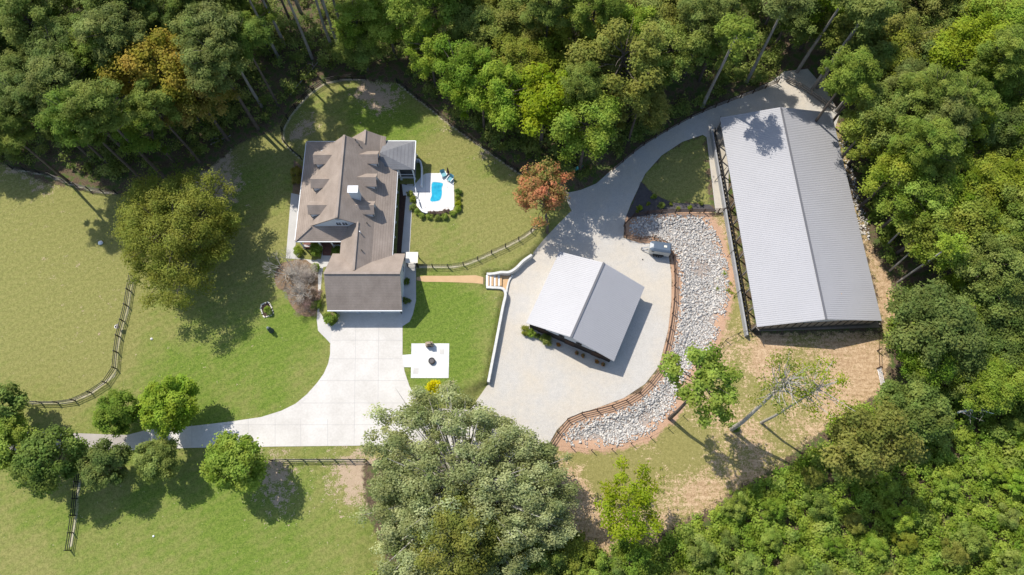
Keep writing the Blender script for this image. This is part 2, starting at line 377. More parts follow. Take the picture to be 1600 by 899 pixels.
gx = axis(-1800, 1800, -100, 100, .5); gy = axis(-1500, 2200, -14, 106, .5)
gme, GX, GY = gmesh('ground', gx, gy, ground_material())
def pxfield(lst):
    f = np.zeros(GX.shape)
    for px, py, r, s in lst:
        x, y, _ = P(px, py, 0); rr = r * .1
        f += s * np.exp(-((GX - x) ** 2 + (GY - y) ** 2) / (2 * (rr * .75) ** 2))
    return f
lawnf = np.maximum.reduce([sdf(GX, GY, Pn(LAWNS[0], 0)), sdf(GX, GY, Pn(LAWNS[1], -1))])
dryf = np.maximum(sdf(GX, GY, Pn(DRY, -1)), sdf(GX, GY, Pn(DRY2, -1)))
for nm, f in (('lawn', lawnf), ('dry', dryf), ('clay', sdf(GX, GY, Pn(CLAY, -1.1))), ('dirt', pxfield(DIRT)), ('rock', sdf(GX, GY, ROCKV) - 1.0), ('lush', pxfield(LUSH)),
              ('strip', np.minimum.reduce([dline(GX, GY, Pn(s, 0)) for s in STRIPS]))):
    a = gme.attributes.new(nm, 'FLOAT', 'POINT'); a.data.foreach_set('value', np.clip(f, -50, 50).astype(np.float32).reshape(-1))
gob = bpy.data.objects.new('ground', gme); COL.objects.link(gob); gob['kind'] = 'structure'

def smooth_poly(pts, it=2):
    for _ in range(it):
        q = []
        for i in range(len(pts)):
            a, b = pts[i], pts[(i + 1) % len(pts)]
            q += [(a[0]*.75+b[0]*.25, a[1]*.75+b[1]*.25), (a[0]*.25+b[0]*.75, a[1]*.25+b[1]*.75)]
        pts = q
    return pts
def drape(name, pxs, off, m, cell=.5, zref=0.0, sm=0, kind='structure', flat=None):
    if sm: pxs = smooth_poly(pxs, sm)
    W = [P(a, b, zref)[:2] for a, b in pxs]
    bm = bmesh.new(); vs = [bm.verts.new((x, y, 0)) for x, y in W]
    for tri in tessellate_polygon([[Vector((x, y, 0)) for x, y in W]]):
        f = bm.faces.new([vs[i] for i in tri]); f.normal_update()
        if f.normal.z < 0: f.normal_flip()
    if flat is None:
        xs = [q[0] for q in W]; ys = [q[1] for q in W]
        for ax, lo_, hi_ in ((0, min(xs), max(xs)), (1, min(ys), max(ys))):
            k = math.ceil(lo_ / cell) * cell
            while k < hi_:
                co = [0, 0, 0]; no = [0, 0, 0]; co[ax] = k; no[ax] = 1
                bmesh.ops.bisect_plane(bm, geom=bm.verts[:] + bm.edges[:] + bm.faces[:], plane_co=co, plane_no=no); k += cell
    X = np.array([v.co.x for v in bm.verts]); Y = np.array([v.co.y for v in bm.verts])
    Z = height(X, Y) + off if flat is None else np.full(X.shape, flat)
    for v, z in zip(bm.verts, Z): v.co.z = z
    me = bpy.data.meshes.new(name); bm.to_mesh(me); bm.free(); me.materials.append(m)
    o = bpy.data.objects.new(name, me); COL.objects.link(o)
    if kind: o['kind'] = kind
    return o

# gravel court material: pale crushed stone with warm and grey patches and faint tyre marks
def gravel():
    m, t, b = nodes('gravel'); pos = coordn(t)
    n1 = noise(t, .13, 4, .6, pos); n2 = noise(t, 1.1, 5, .65, pos); n4 = noise(t, 18, 3, .7, pos)
    f = mth(t, 'ADD', mth(t, 'MULTIPLY', n2, .15), mth(t, 'MULTIPLY', n4, .85))
    g = ramp(t, f, [(.36, (.36, .335, .3)), (.5, (.475, .45, .41)), (.64, (.58, .55, .505))])
    wrm = ramp(t, f, [(.32, (.42, .35, .25)), (.68, (.64, .56, .44))])
    pm = ramp(t, mth(t, 'ADD', mth(t, 'MULTIPLY', n1, .8), mth(t, 'MULTIPLY', n2, .2)), [(.42, (0,0,0)), (.68, (.7,.7,.7))])
    t.links.new(mixc(t, pm, g, wrm), b.inputs['Base Color']); b.inputs['Roughness'].default_value = .95; b.inputs['Specular IOR Level'].default_value = .1
    bump(t, b, n4, .05, .6); return m
M['gravel'] = gravel()
COURT = [(765,597),(774,545),(786,482),(790,455),(800,432),(812,415),(831,399),(850,376),(872,352),(893,330),(884,312),(884,303),(908,297),(932,287),(962,260),(1000,228),(1058,194),
         (1108,168),(1165,146),(1205,128),(1225,112),(1262,108),(1290,140),(1312,178),(1300,215),(1140,200),(1137,332),(1118,332),(1104,215),(1098,211),(1066,222),(1034,243),(1008,272),(986,318),(976,345),
         (974,372),(1000,380),(1032,382),(1044,395),(1049,430),(1049,470),(1044,515),(1030,572),(1008,600),(975,622),(935,637),(890,652),(870,672),(856,697),(800,716),(740,706),(640,706),(655,640),(735,640)]
drape('gravel_court', COURT, .03, M['gravel'], zref=-1.0)
drape('driveway', [(524,484),(629,484),(629,556),(632,580),(640,604),(652,625),(675,645),(760,672),(760,716),(640,699),(570,696.5),(430,698),(300,700),(194,704),(199,680),(230,672),(300,666),(360,659),(408,652),(440,642),(462,631),(480,616),(496,598),(506,584),(513,568),(516,553),(516,540)], .045, M['conc'])
drape('old_driveway', [(199,680),(194,704),(60,703),(-120,708),(-120,680),(60,675)], .04, mat('worn_asphalt', (.42, .38, .34), (.3, .27, .24), sc=.5))
# saw-cut joints in the concrete, thin dark sheets
jm = mat('joint', (.45, .43, .4), (.38, .36, .34))
jb = MB()
def joint(a, b, wd=.06):
    (x1, y1, _), (x2, y2, _) = P(*a), P(*b); jb.bar((x1, y1, .049), (x2, y2, .049), wd, .004)
for x in (556, 592): joint((x, 508), (x - (592 - x) * .02 - 2, 694))
for y, x0, x1 in ((532,519,628),(561,514,628),(595,500,634),(630,470,650),(664,350,668)): joint((x0, y), (x1, y))
for x in (300, 345, 388, 430, 470, 512, 250): joint((x, 664 if x < 350 else 655), (x, 697))
o = jb.build('driveway_joints', jm); o['kind'] = 'structure'
drape('front_path', [(455,302),(469,305),(462,382),(459,396),(466,404),(492,407),(497,405),(520,406),(520,414),(505,418),(503,430),(500,470),(499,487),(506,497),(521,503),(519,540),(510,530),(497,517),(495,500),(497,470),(497,430),(499,414),(486,412),(478,406),(447,404),(448,388)], .03, M['walk'])
drape('entry_path', [(505,388),(520,388),(522,412),(500,412)], .04, M['walk'])
drape('side_path', [(636,288),(646,288),(640,395),(650,405),(650,470),(645,492),(640,503),(629,510),(629,470),(633,395),(627,395)], .03, M['walk'])
drape('side_bed', [(625,288),(637,288),(631,398),(641,400),(637,500),(628,500),(628,460),(620,396)], .02, M['mulchb'])
drape('clay_path', [(651,431),(700,431.5),(758,430),(759,447),(752,443),(700,441),(651,440.5)], .03, M['orange'], sm=1)
drape('landing', [(783,429),(801,430),(794,441),(791,456),(784,449)], .04, M['orange'], zref=-1)
drape('patio', [(643,537),(702,537),(701,591),(642,591)], .05, M['pave'])
drape('patio_path', [(627.6,555),(642.6,554),(642.4,574),(628.5,574)], .04, M['pave'])
drape('tree_bed', [(452,408),(475,404),(500,412),(499,440),(497,490),(480,497),(462,488),(450,470),(449,455),(432,452),(428,430),(436,412)], .025, M['mulchr'], sm=2)
drape('west_bed', [(459,250),(474,262),(469,304),(457,304)], .02, M['mulchr'])
drape('corner_bed', [(512,488),(521,488),(530,500),(522,508),(512,502)], .05, M['mulchr'], sm=1)
drape('island_bed', [(1001,284),(1020,303),(1050,317),(1108,320),(1121,331),(1060,332),(985,340),(978,338),(990,316)], .03, M['mulchg'], zref=-1)
drape('barn_strip', [(1105,214),(1130,214),(1141,332),(1119,332)], .035, mat('sandy_concrete', (.5, .45, .36), (.4, .36, .3), sc=.6), zref=-1)
drape('arena_sand', [(1135,195),(1298,190),(1374,512),(1186,518)], .03, mat('arena_sand', (.3, .24, .19), (.2, .16, .12)), zref=-1)
drape('transformer_bed', smooth_poly([(684,604),(702,603),(706,622),(690,628)], 2), .02, M['mulchr'])

# ------------------------------------------------------------ pool deck, pool, curved seat walls
deck = [(646,292),(652,284),(658,277),(664,272),(671,271),(701,271),(706,273),(709,279),(709.5,300),(710,322),(708,328),(703,330),(662,331),(656,328),(651,322),(650,314),(642,305),(630,306),(628,288)]
drape('pool_deck', deck, .06, mat('deck_concrete', (.72, .70, .68), (.6, .59, .57), sc=.8, amt=.7))
db = MB()
for x in (664.5,): db.bar((*P(x,273)[:2],.064), (*P(x,329)[:2],.064), .05, .004)
for a, b in (((699,273),(700,330)), ((646,300),(674,300)), ((664,325),(709,325)), ((690,293),(709,293))):
    db.bar((*P(*a)[:2],.064), (*P(*b)[:2],.064), .04, .004)
o = db.build('deck_joints', jm); o['kind'] = 'structure'
pool_px = smooth_poly([(674.5,285),(680,284.5),(692,286),(692,290),(690,293),(691,303),(688,313),(682,315),(673,315.5),(672,312),(675,305),(674,298)], 1)
pl = [P(a, b, .08)[:2] for a, b in pool_px]
pe = empty('plunge_pool', (0, 0, 0), 0, 'small turquoise freeform plunge pool set in the white deck beside the house', 'pool')
pc = np.mean(np.array(pl), 0); rim = MB(); k = len(pl)
vs = []
for q, zz in ((1.0, .085), (1.09, .085), (1.09, .06), (1.0, .06)):
    vs += [(pc[0]+(x-pc[0])*q, pc[1]+(y-pc[1])*q, zz) for x, y in pl]
rim.add(vs, [(i+j*k, (i+1)%k+j*k, (i+1)%k+((j+1)%4)*k, i+((j+1)%4)*k) for j in range(4) for i in range(k)])
rim.build('coping', M['pave'], pe)
wm, t, b = nodes('pool_water')
t.links.new(ramp(t, noise(t, 1.2, 2), [(.3, (.0, .25, .42)), (.7, (.02, .4, .56))]), b.inputs['Base Color']); b.inputs['Roughness'].default_value = .08
bump(t, b, noise(t, 5, 2), .04, .4)
wb = MB(); wb.add([(x, y, .072) for x, y in pl], [tuple(range(k))]); wb.build('water', wm, pe)

def wallline(name, pts, th, z0, z1, m, label=None, cat=None, parent=None, zr=None):
    W = [Vector(P(a, b, z1 if zr is None else zr)[:2]) for a, b in pts]; n = len(W); L_, R2 = [], []
    for i in range(n):
        d = (W[min(i+1,n-1)] - W[max(i-1,0)]).normalized(); s = Vector((-d.y, d.x)) * th / 2
        L_.append(W[i] + s); R2.append(W[i] - s)
    mb = MB(); vs = []
    for i in range(n): vs += [(*L_[i], z0), (*R2[i], z0), (*R2[i], z1), (*L_[i], z1)]
    fs = [(0,1,2,3), tuple(4*(n-1)+j for j in (3,2,1,0))]
    for i in range(n-1):
        for j in range(4): fs.append((4*i+j, 4*i+4+j, 4*i+4+(j+1)%4, 4*i+(j+1)%4))
    mb.add(vs, fs); o = mb.build(name, m, parent, bevel=.03)
    if label: tag(o, label, cat)
    return o
def dense(pts, k=4):
    out = []
    n = len(pts)
    for i in range(n - 1):
        p0, p1, p2, p3 = pts[max(i-1,0)], pts[i], pts[i+1], pts[min(i+2,n-1)]
        for j in range(k):
            t = j / k
            out.append(tuple(.5*((2*p1[c])+(-p0[c]+p2[c])*t+(2*p0[c]-5*p1[c]+4*p2[c]-p3[c])*t*t+(-p0[c]+3*p1[c]-3*p2[c]+p3[c])*t**3) for c in (0,1)))
    return out + [tuple(pts[-1][:2])]
wallline('seat_wall', dense([(652,311),(653.5,318),(656,325),(661,330),(668,332)]), .3, 0, .75, M['white'], 'low curved white seat wall at the lower left corner of the pool deck', 'wall')
wallline('seat_wall', dense([(650,249),(655,250),(658,256),(659,268),(658.5,290)]), .28, 0, .9, M['white'], 'curved white garden wall hooking out from the grey roofed porch beside the pool deck', 'wall')
wallline('retaining_wall', dense([(831,398),(817.5,407.5),(806.5,418.5),(795.5,425.0),(783,425.2),(770.7,427.5),(760.4,428)],3), .4, -1.1, .14, M['stone'], 'pale stone retaining wall curving up from the top of the steps to the gravel', 'wall')
wallline('retaining_wall', dense([(759.5,448.5),(770.7,449.2),(783,450),(788.6,454),(789.6,462.5),(785.5,480),(776,530),(763,597)],3), .4, -1.1, .14, M['stone'], 'long pale stone retaining wall between the square lawn and the gravel court', 'wall')
wallline('kerb_wall', dense([(801,430),(795.5,438),(792.5,450),(791,461)],3), .25, -1.05, -.65, M['stone'], 'short pale curved stone kerb at the foot of the garden steps', 'kerb', zr=-.7)
st = empty('garden_steps', (0, 0, 0), 0, 'flight of orange gravel steps with white stone edges between the two retaining walls', 'steps')
xs = [759.5, 764.5, 771, 777.5, 784]
for i in range(4):
    z1 = -.02 - i * .22
    a = P(xs[i], 430, z1); b = P(xs[i+1], 447.5, z1)
    MB().span(a[0]+.32, b[0], b[1]+.1, a[1]-.05, -1.05, z1).build('tread', M['orange'], st)
    MB().span(a[0], a[0]+.32, b[1]+.05, a[1], -1.05, z1+.025).build('step_edge', M['white'], st)

# ------------------------------------------------------------ the farmhouse
H = empty('farmhouse', (-25.9, 48, 0), 0, 'large farmhouse with brown shingled roofs, six dormers and an attached garage', 'house')
HX, HY = -25.9, 48.0
class HB(MB):
    def build(s, name, m, parent=None, bevel=0):
        if parent is H: s.v = [(x - HX, y - HY, z) for x, y, z in s.v]
        elif parent is not None and parent.parent is H: s.v = [(x - HX, y - HY, z) for x, y, z in s.v]
        return MB.build(s, name, m, parent, bevel)
XR, ZR = -25.95, 8.4; XKE, XKW, ZK = -21.1, -30.7, 4.75; XE, XW, ZE = -18.3, -33.35, 3.55
YS, YN = 43.8, 57.3; XS, ZS = -23.25, 8.4 - (8.4 - 4.75) / 4.85 * 2.7
EZ = 3.5
rf = HB()
# long east slope: main, plus the lower coplanar runs to north and south
rf.slab([(XR, YS-.3, ZR), (XKE, YS-.3, ZK), (XKE, YN+.3, ZK), (XR, YN+.3, ZR)], .22)
rf.slab([(XS, 35.8, ZS), (XKE, 35.8, ZK), (XKE, YS-.3, ZK), (XS, YS-.3, ZS)], .22)
rf.slab([(XKE, 35.8, ZK), (XE, 35.8, ZE), (XE, 54.4, ZE), (XKE, 54.4, ZK)], .2)
rf.slab([(XS, YN+.3, ZS), (XKE, YN+.3, ZK), (-20.3, YN+.3, 4.4), (-20.3, 59.8, 4.4), (XKE, 59.8, ZK), (XS, 59.8, ZS)][:2] + [(XKE, 59.8, ZK), (XS, 59.8, ZS)], .22)
rf.slab([(XKE, 54.4, ZK), (-20.3, 54.4, 4.4), (-20.3, 59.8, 4.4), (XKE, 59.8, ZK)], .2)
# west slope of the main roof
rf.slab([(XR, YS-.3, ZR), (XR, YN+.3, ZR), (XKW, YN-.6, ZK), (XKW, YS+.1, ZK)], .22)
# porch skirt roofs west, south, north
rf.slab([(XKW, YS, ZK), (XKW, YN-.6, ZK), (XW, 59.45, EZ), (XW, 41.85, EZ)], .18)
rf.slab([(XKW, YS+.05, ZK), (XW, 41.85, EZ), (-25.2, 41.85, EZ), (-25.2, YS+.05, ZK)], .18)
rf.slab([(XKW, YN-.65, ZK), (XW, 59.45, EZ), (-27.6, 59.45, EZ), (-26.2, YN-.65, ZK)], .18)
# lower wing west slope, north extension west slope
rf.slab([(XS, 35.8, ZS), (XS, YS+.2, ZS), (-26.25, YS+.2, 3.6), (-26.25, 38.0, 3.6)], .2)
rf.slab([(XS, 57.0, ZS), (XS, 59.8, ZS), (-25.8, 59.8, 4.2), (-25.8, 57.0, 4.2)], .2)
roof = rf.build('roof', M['shingle'], H)
# garage roof
gf = HB(); GYR, GZ = 35.4, 6.75
gf.slab([(-27.5, GYR, GZ), (-16.35, GYR, GZ), (-16.35, 30.85, 3.15), (-27.5, 30.85, 3.15)], .2)
gf.slab([(-27.5, GYR, GZ), (-16.35, GYR, GZ), (-16.35, 39.95, 3.15), (-27.5, 39.95, 3.15)], .2)
gf.build('garage_roof', M['shingle'], H)
# ridge caps
rc = HB()
rc.bar((XR, YS-.3, ZR+.02), (XR, YN+.3, ZR+.02), .35, .08); rc.bar((XS, 36, ZS+.03), (XS, YS, ZS+.03), .3, .07); rc.bar((-27.5, GYR, GZ+.02), (-16.35, GYR, GZ+.02), .35, .08)
rc.bar((XKW, YS, ZK+.04), (XW, 41.85, EZ+.04), .28, .06); rc.bar((XKW, YN-.6, ZK+.04), (XW, 59.45, EZ+.04), .28, .06); rc.bar((XS, YN, ZS+.03), (XS, 59.8, ZS+.03), .3, .07)
rc.build('ridge_cap', M['shingle'], H)
# grey hipped porch roof
gp = HB(); A = (-20.9, 56.3, 5.35)
c1, c2, c3, c4 = (-20.6, 59.3, 3.9), (-15.6, 59.3, 3.9), (-15.6, 54.1, 3.9), (-21.0, 54.1, 3.9)
for tri in ((A, c1, c2), (A, c2, c3), (A, c3, c4)): gp.slab(tri, .15)
gp.build('porch_roof', M['slate'], H)
# fascia and gutters
fa = HB()
fa.bar((XE+.04, 35.9, ZE-.16), (XE+.04, 54.3, ZE-.16), .14, .18); fa.bar((XW-.05, 41.85, EZ-.1), (XW-.05, 59.45, EZ-.1), .12, .16)
fa.bar((XW, 41.8, EZ-.1), (-26.3, 41.8, EZ-.1), .12, .16); fa.bar((-27.5, 30.79, 3.02), (-16.35, 30.79, 3.02), .14, .2)
fa.bar((-15.56, 54.1, 3.82), (-15.56, 59.34, 3.82), .12, .18); fa.bar((-20.6, 59.34, 3.82), (-15.6, 59.34, 3.82), .12, .18); fa.bar((XW, 59.5, EZ-.1), (-27.6, 59.5, EZ-.1), .1, .14)
fa.build('gutter', M['white'], H)
# walls
wl = HB()
wl.wallpoly([(XKW+.15, YS+.05, 0), (-21.3, YS+.05, 0), (-21.3, YS+.05, ZK-.25), (XR, YS+.05, ZR-.28), (XKW+.15, YS+.05, ZK-.2)], (0, .25, 0))
wl.wallpoly([(XKW+.15, YN-.2, 0), (-21.3, YN-.2, 0), (-21.3, YN-.2, ZK-.25), (XR, YN-.2, ZR-.28), (XKW+.15, YN-.2, ZK-.2)], (0, -.25, 0))
wl.span(XKW+.15, XKW+.4, YS+.1, YN-.3, 0, ZK-.3); wl.span(-21.2, -20.95, 36, 57.6, 0, ZK-.35)
wl.wallpoly([(-25.6, 59.4, 0), (-20.9, 59.4, 0), (-20.9, 59.4, 4.2), (XS, 59.4, ZS-.3), (-25.6, 59.4, 4.1)], (0, -.2, 0)); wl.span(-25.6, -25.4, 57.2, 59.3, 0, 4.1)
wl.span(-26.0, -25.75, 38, YS, 0, 3.5)
# garage box with gables; three door bays on the south
for x in (-27.15, -16.75):
    wl.wallpoly([(x, 31.3, 0), (x, 39.5, 0), (x, 39.5, 3.1), (x, GYR, GZ-.25), (x, 31.3, 3.1)], (.25 if x < -20 else -.25, 0, 0))
wl.span(-27.1, -16.8, 39.25, 39.5, 0, 3.2)
wl.span(-27.1, -16.8, 31.3, 31.55, 2.45, 3.12)
for x0, x1 in ((-27.1, -26.7), (-23.75, -23.35), (-20.4, -20.0), (-17.05, -16.8)): wl.span(x0, x1, 31.3, 31.55, 0, 2.45)
wl.build('wall', M['siding'], H)
for x0, x1 in ((-26.7, -23.75), (-23.35, -20.4), (-20.0, -17.05)):
    d = HB(); d.span(x0, x1, 31.45, 31.53, 0.02, 2.45)
    for z in (.6, 1.2, 1.8): d.span(x0+.05, x1-.05, 31.43, 31.46, z, z+.03)
    d = d.build('garage_door', M['white'], H)
    q = HB(); q.span((x0+x1)/2-.15, (x0+x1)/2+.15, 31.38, 31.43, .9, .96); q.build('handle', M['dark'], d)
# sconces on the garage front, side window and meter on the gable
for x in (-23.55, -20.2):
    q = HB(); q.span(x-.12, x+.12, 31.12, 31.3, 1.9, 2.3); q.build('wall_lamp', M['white'], H)
def window(x, y, z, wx, hh, axis='y', out=-1):
    f = HB(); th = .06
    def sp(a0, a1, b0, b1, z0, z1):
        if axis == 'y': f.span(a0, a1, y+out*b0, y+out*b1, z0, z1)
        else: f.span(x+out*b0, x+out*b1, a0, a1, z0, z1)
    c = x if axis == 'y' else y
    sp(c-wx/2-.08, c+wx/2+.08, 0, th, z-.1, z); sp(c-wx/2-.08, c+wx/2+.08, 0, th, z+hh, z+hh+.1)
    sp(c-wx/2-.08, c-wx/2, 0, th, z, z+hh); sp(c+wx/2, c+wx/2+.08, 0, th, z, z+hh)
    sp(c-.02, c+.02, 0, th-.01, z, z+hh); sp(c-wx/2, c+wx/2, 0, th-.012, z+hh/2-.02, z+hh/2+.02)
    fr = f.build('window', M['white'], H)
    g = HB()
    if axis == 'y': g.span(x-wx/2, x+wx/2, y+out*.005, y+out*.03, z, z+hh)
    else: g.span(x+out*.005, x+out*.03, y-wx/2, y+wx/2, z, z+hh)
    g.build('pane', M['glass'], fr)
window(-26.3, YS+.05, 5.15, .75, .95); window(-25.35, YS+.05, 5.15, .75, .95)
q = HB(); q.v = []
ring = [(XR-.1+.42*math.cos(a), YS-.0, 7.15+.3*math.sin(a)) for a in [i*math.pi/8 for i in range(16)]]
q.wallpoly(ring, (0, .06, 0)); q.build('gable_vent', mat('vent_grey', (.35, .4, .45)), H)
window(-16.75, 35.4, 4.3, .9, 1.1, 'x', 1); window(-16.75, 37.9, 1.2, .9, 1.3, 'x', 1); window(-16.75, 33.0, 1.2, .9, 1.3, 'x', 1)
for y in (45.5, 49, 52): window(-20.95, y, 1.3, 1.1, 1.6, 'x', 1)
for y in (46, 50, 54.5): window(XKW+.15, y, 1.3, 1.1, 1.6, 'x', -1)
for x in (-29.9, -27.2): window(x, YS+.05, 1.2, 1.0, 1.6)
d = HB(); d.span(-29.1, -28.1, YS, YS+.04, .4, 2.6); d = d.build('front_door', M['brick'], H)
q = HB(); q.span(-28.25, -28.2, YS-.06, YS, 1.4, 1.5); q.build('handle', M['dark'], d)
# front porch floor, brick steps, posts, railing
q = HB(); q.span(XW+.3, -26.0, 42.1, YS, 0, .4); q.span(XW+.3, XKW+.1, YS, 59, 0, .4); q.build('porch_floor', M['brick'], H)
q = HB(); q.span(-29.9, -28.2, 41.3, 42.1, 0, .26); q.span(-29.9, -28.2, 40.9, 41.3, 0, .13); q.build('porch_step', M['brick'], H)
for x, y in [(-32.9, 42.2), (-30.05, 42.2), (-28.1, 42.2), (-26.3, 42.2)] + [(-32.9, y) for y in (46, 50, 54, 58.8)] + [(-18.75, y) for y in (41, 44, 46.6, 49.4, 52)] + [(-15.95, 54.45), (-18.2, 54.45), (-15.95, 58.9)]:
    q = HB(); tz = 3.4 if x < -19 else (3.6 if x > -18.5 else 3.35); q.span(x-.1, x+.1, y-.1, y+.1, 0, tz); q.span(x-.16, x+.16, y-.16, y+.16, 0, .25); q.build('column', M['white'], H)
for x0, x1 in ((-32.8, -30.15), (-28.0, -26.3)):
    for z in (.55, .85, 1.15): q = HB(); q.span(x0, x1, 42.17, 42.23, z, z+.06); q.build('railing', M['white'], H)
q = HB(); q.span(-20.9, -15.9, 54.6, 59.0, 0, .6); q.build('porch_deck', M['walk'], H)
q = HB(); q.span(-20.9, -16, 54.45, 54.52, 1.5, 1.65); q.span(-20.9, -16, 54.45, 54.52, .6, .75); q.bar((-15.95, 54.5, 1.6), (-15.5, 51.0, .35), .12, .12); q.bar((-15.5, 51, 0), (-15.5, 51, .9), .14, .14)
q.build('porch_railing', M['white'], H)
q = HB(); q.span(-20.9, -16.1, 54.58, 54.62, .75, 3.4); q.span(-16.02, -15.98, 54.6, 59, .75, 3.4); q.build('screen', mat('screen_mesh', (.05, .055, .06)), H)
# dormers
def dormer(y, side):
    hw, zr, ze = 1.12, 6.85, 5.95
    xo = -31.0 if side < 0 else -20.9
    def xi(z): return XR + side * (ZR - z) * (4.85 / 3.65)   # where the main slope reaches height z
    e = empty('dormer', (0, 0, 0)); e.parent = H
    r = MB()
    for sy in (-1, 1):
        r.slab([(xo-HX, y-HY, zr), (xi(zr)-side*.3-HX, y-HY, zr), (xi(ze-.1)-side*.3-HX, y+sy*hw-HY, ze), (xo-HX, y+sy*hw-HY, ze)], .1)
    r.build('dormer_roof', M['shingle'], e)
    wv = MB(); xf = xo - side * .22
    zf = 4.3
    for sy in (-1, 1):
        a = y + sy * (hw - .08) - HY
        wv.wallpoly([(xf-HX, a, zf), (xf-HX, a, ze), (xi(ze)-side*.2-HX, a, ze)], (0, -sy*.1, 0))
    wv.wallpoly([(xf-HX, y-hw+.08-HY, zf), (xf-HX, y+hw-.08-HY, zf), (xf-HX, y+hw-.08-HY, ze), (xf-HX, y-HY, zr-.15), (xf-HX, y-hw+.08-HY, ze)], (-side*.1, 0, 0))
    wv.build('dormer_wall', M['siding'], e)
    g = MB(); g.span(xf+side*.01-HX, xf+side*.05-HX, y-.35-HY, y+.35-HY, 4.9, 5.8); g.build('dormer_window', M['glass'], e)
for y in (55.0, 50.8, 46.35): dormer(y, -1)
for y in (55.1, 51.1, 46.35): dormer(y, 1)
# chimney
q = HB(); q.span(-24.35, -23.05, 47.4, 48.3, 6, 9.0); ch = q.build('chimney', M['siding'], H)
q = HB(); q.span(-24.5, -22.95, 47.28, 48.45, 9.0, 9.12); q.build('chimney_cap', mat('cap_metal', (.75, .76, .78), rough=.35), ch)
for px, py, z in ((555,218,6.6),(561,226,6.4),(573,348,5.9),(565,391,6.0)):
    for _ in range(5): x, y, _z = P(px, py, z); z = ZR - (x - XR) * .7526 + .25
    q = HB(); q.lathe((x, y, z-.6), [(.08, 0), (.08, .6), (.11, .62), (.11, .7)], 8); q.build('vent_pipe', M['dark'], H)
z = 5.8
for _ in range(5): x, y, _z = P(562, 362, z); z = ZR - (x - XR) * .7526 + .5
q = HB(); q.tube([(x, y, z-.8), (x, y, z+.1)], .09, 8); q.build('vent_pipe', M['white'], H)
# awning box on the garage side (small flat-roofed gate house)
a = P(634.5, 394, 2.2); b = P(652.5, 411, 2.2)
e = empty('gate_arbor', ((a[0]+b[0])/2, (a[1]+b[1])/2, 0), 0, 'small white flat roofed arbor over the side path beside the garage', 'arbor')
hw, hh = (b[0]-a[0])/2, (a[1]-b[1])/2
MB().span(-hw, hw, -hh, hh, 2.1, 2.2).build('canopy', mat('cream_canopy', (.72, .68, .6), (.65, .61, .54)), e)
for sx in (-1, 1):
    for sy in (-1, 1): MB().span(sx*(hw-.12)-.06, sx*(hw-.12)+.06, sy*(hh-.12)-.06, sy*(hh-.12)+.06, 0, 2.1).build('post', M['dark'], e)
g = MB()
for i in range(9): g.span(-hw+.15+i*(2*hw-.3)/8-.015, -hw+.15+i*(2*hw-.3)/8+.015, -hh+.05, -hh+.08, .1, 1.3)
g.span(-hw+.1, hw-.1, -hh+.04, -hh+.09, .2, .26); g.span(-hw+.1, hw-.1, -hh+.04, -hh+.09, 1.2, 1.26); g.build('gate', M['dark'], e)

# ------------------------------------------------------------ barns
def gable_barn(e, W, Ln, zb, ze, zr, over=.35, rib=.3):
    # local frame: x across, y along the ridge, origin = SW eave corner of the roof
    rw = []
    for sx in (0, 1):
        r = MB(); xo = 0 if sx == 0 else W
        r.slab([(xo, 0, ze), (xo, Ln, ze), (W/2, Ln, zr), (W/2, 0, zr)], .12)
        y = .15
        while y < Ln - .05:
            r.bar((xo, y, ze+.01), (W/2, y, zr+.01), .06, .045); y += rib
        r.build('roof_slope', M['mroof'], e)
    MB().bar((W/2, -.02, zr+.05), (W/2, Ln+.02, zr+.05), .32, .06).build('ridge_cap', M['ridge'], e)
ZC = -1.0
SWm = P(822, 505, 2.1); ang = math.atan2(.91, .415) - math.pi/2
mb = empty('stable_barn', (SWm[0], SWm[1], ZC), ang, 'square grey metal roofed stable standing at an angle in the gravel court', 'barn')
Wm, Lm, ZE2, ZR2 = 14.1, 12.7, 3.1, 5.75
gable_barn(mb, Wm, Lm, 0, ZE2, ZR2)
wb = MB()
for y in (.5, Lm-.5): wb.wallpoly([(.4, y, 0), (Wm-.4, y, 0), (Wm-.4, y, ZE2-.05), (Wm/2, y, ZR2-.17), (.4, y, ZE2-.05)], (0, .15 if y < 5 else -.15, 0))
for x in (.4, Wm-.55): wb.span(x, x+.15, .65, Lm-.65, 0, ZE2-.05)
wb.build('wall', M['siding'], mb)
for x in (2.6, 5.6, 8.4, 11.4):
    d = MB(); d.span(x-.45, x+.45, .38, .46, 2.5, 2.95)
    d = d.build('awning_lamp', M['dark'], mb)
    MB().bar((x, .48, 3.2), (x, .2, 2.95), .05, .05).build('bracket', M['dark'], d)
MB().span(.45, Wm-.45, .42, .49, .02, 2.05).build('shade_panel', mat('opening_shade', (.05, .04, .035), (.03, .024, .02)), mb)  # dark panel, its colour stands in for shade in the open lower front
for x in (2.6, 7.05, 11.4):
    d = MB(); d.span(x-.75, x+.75, .36, .415, .05, 2.1)
    d = d.build('stall_door', M['brownw'], mb); MB().span(x+.5, x+.62, .34, .39, 1.0, 1.2).build('handle', M['dark'], d)
for y in (2.5, 6.2, 9.9): MB().span(Wm-.4, Wm-.36, y-.5, y+.5, 1.2, 2.1).build('window', M['glass'], mb)
c = (math.cos(ang), math.sin(ang))
def mloc(x, y): return (SWm[0] + x*c[0] - y*c[1], SWm[1] + x*c[1] + y*c[0], ZC+.03)

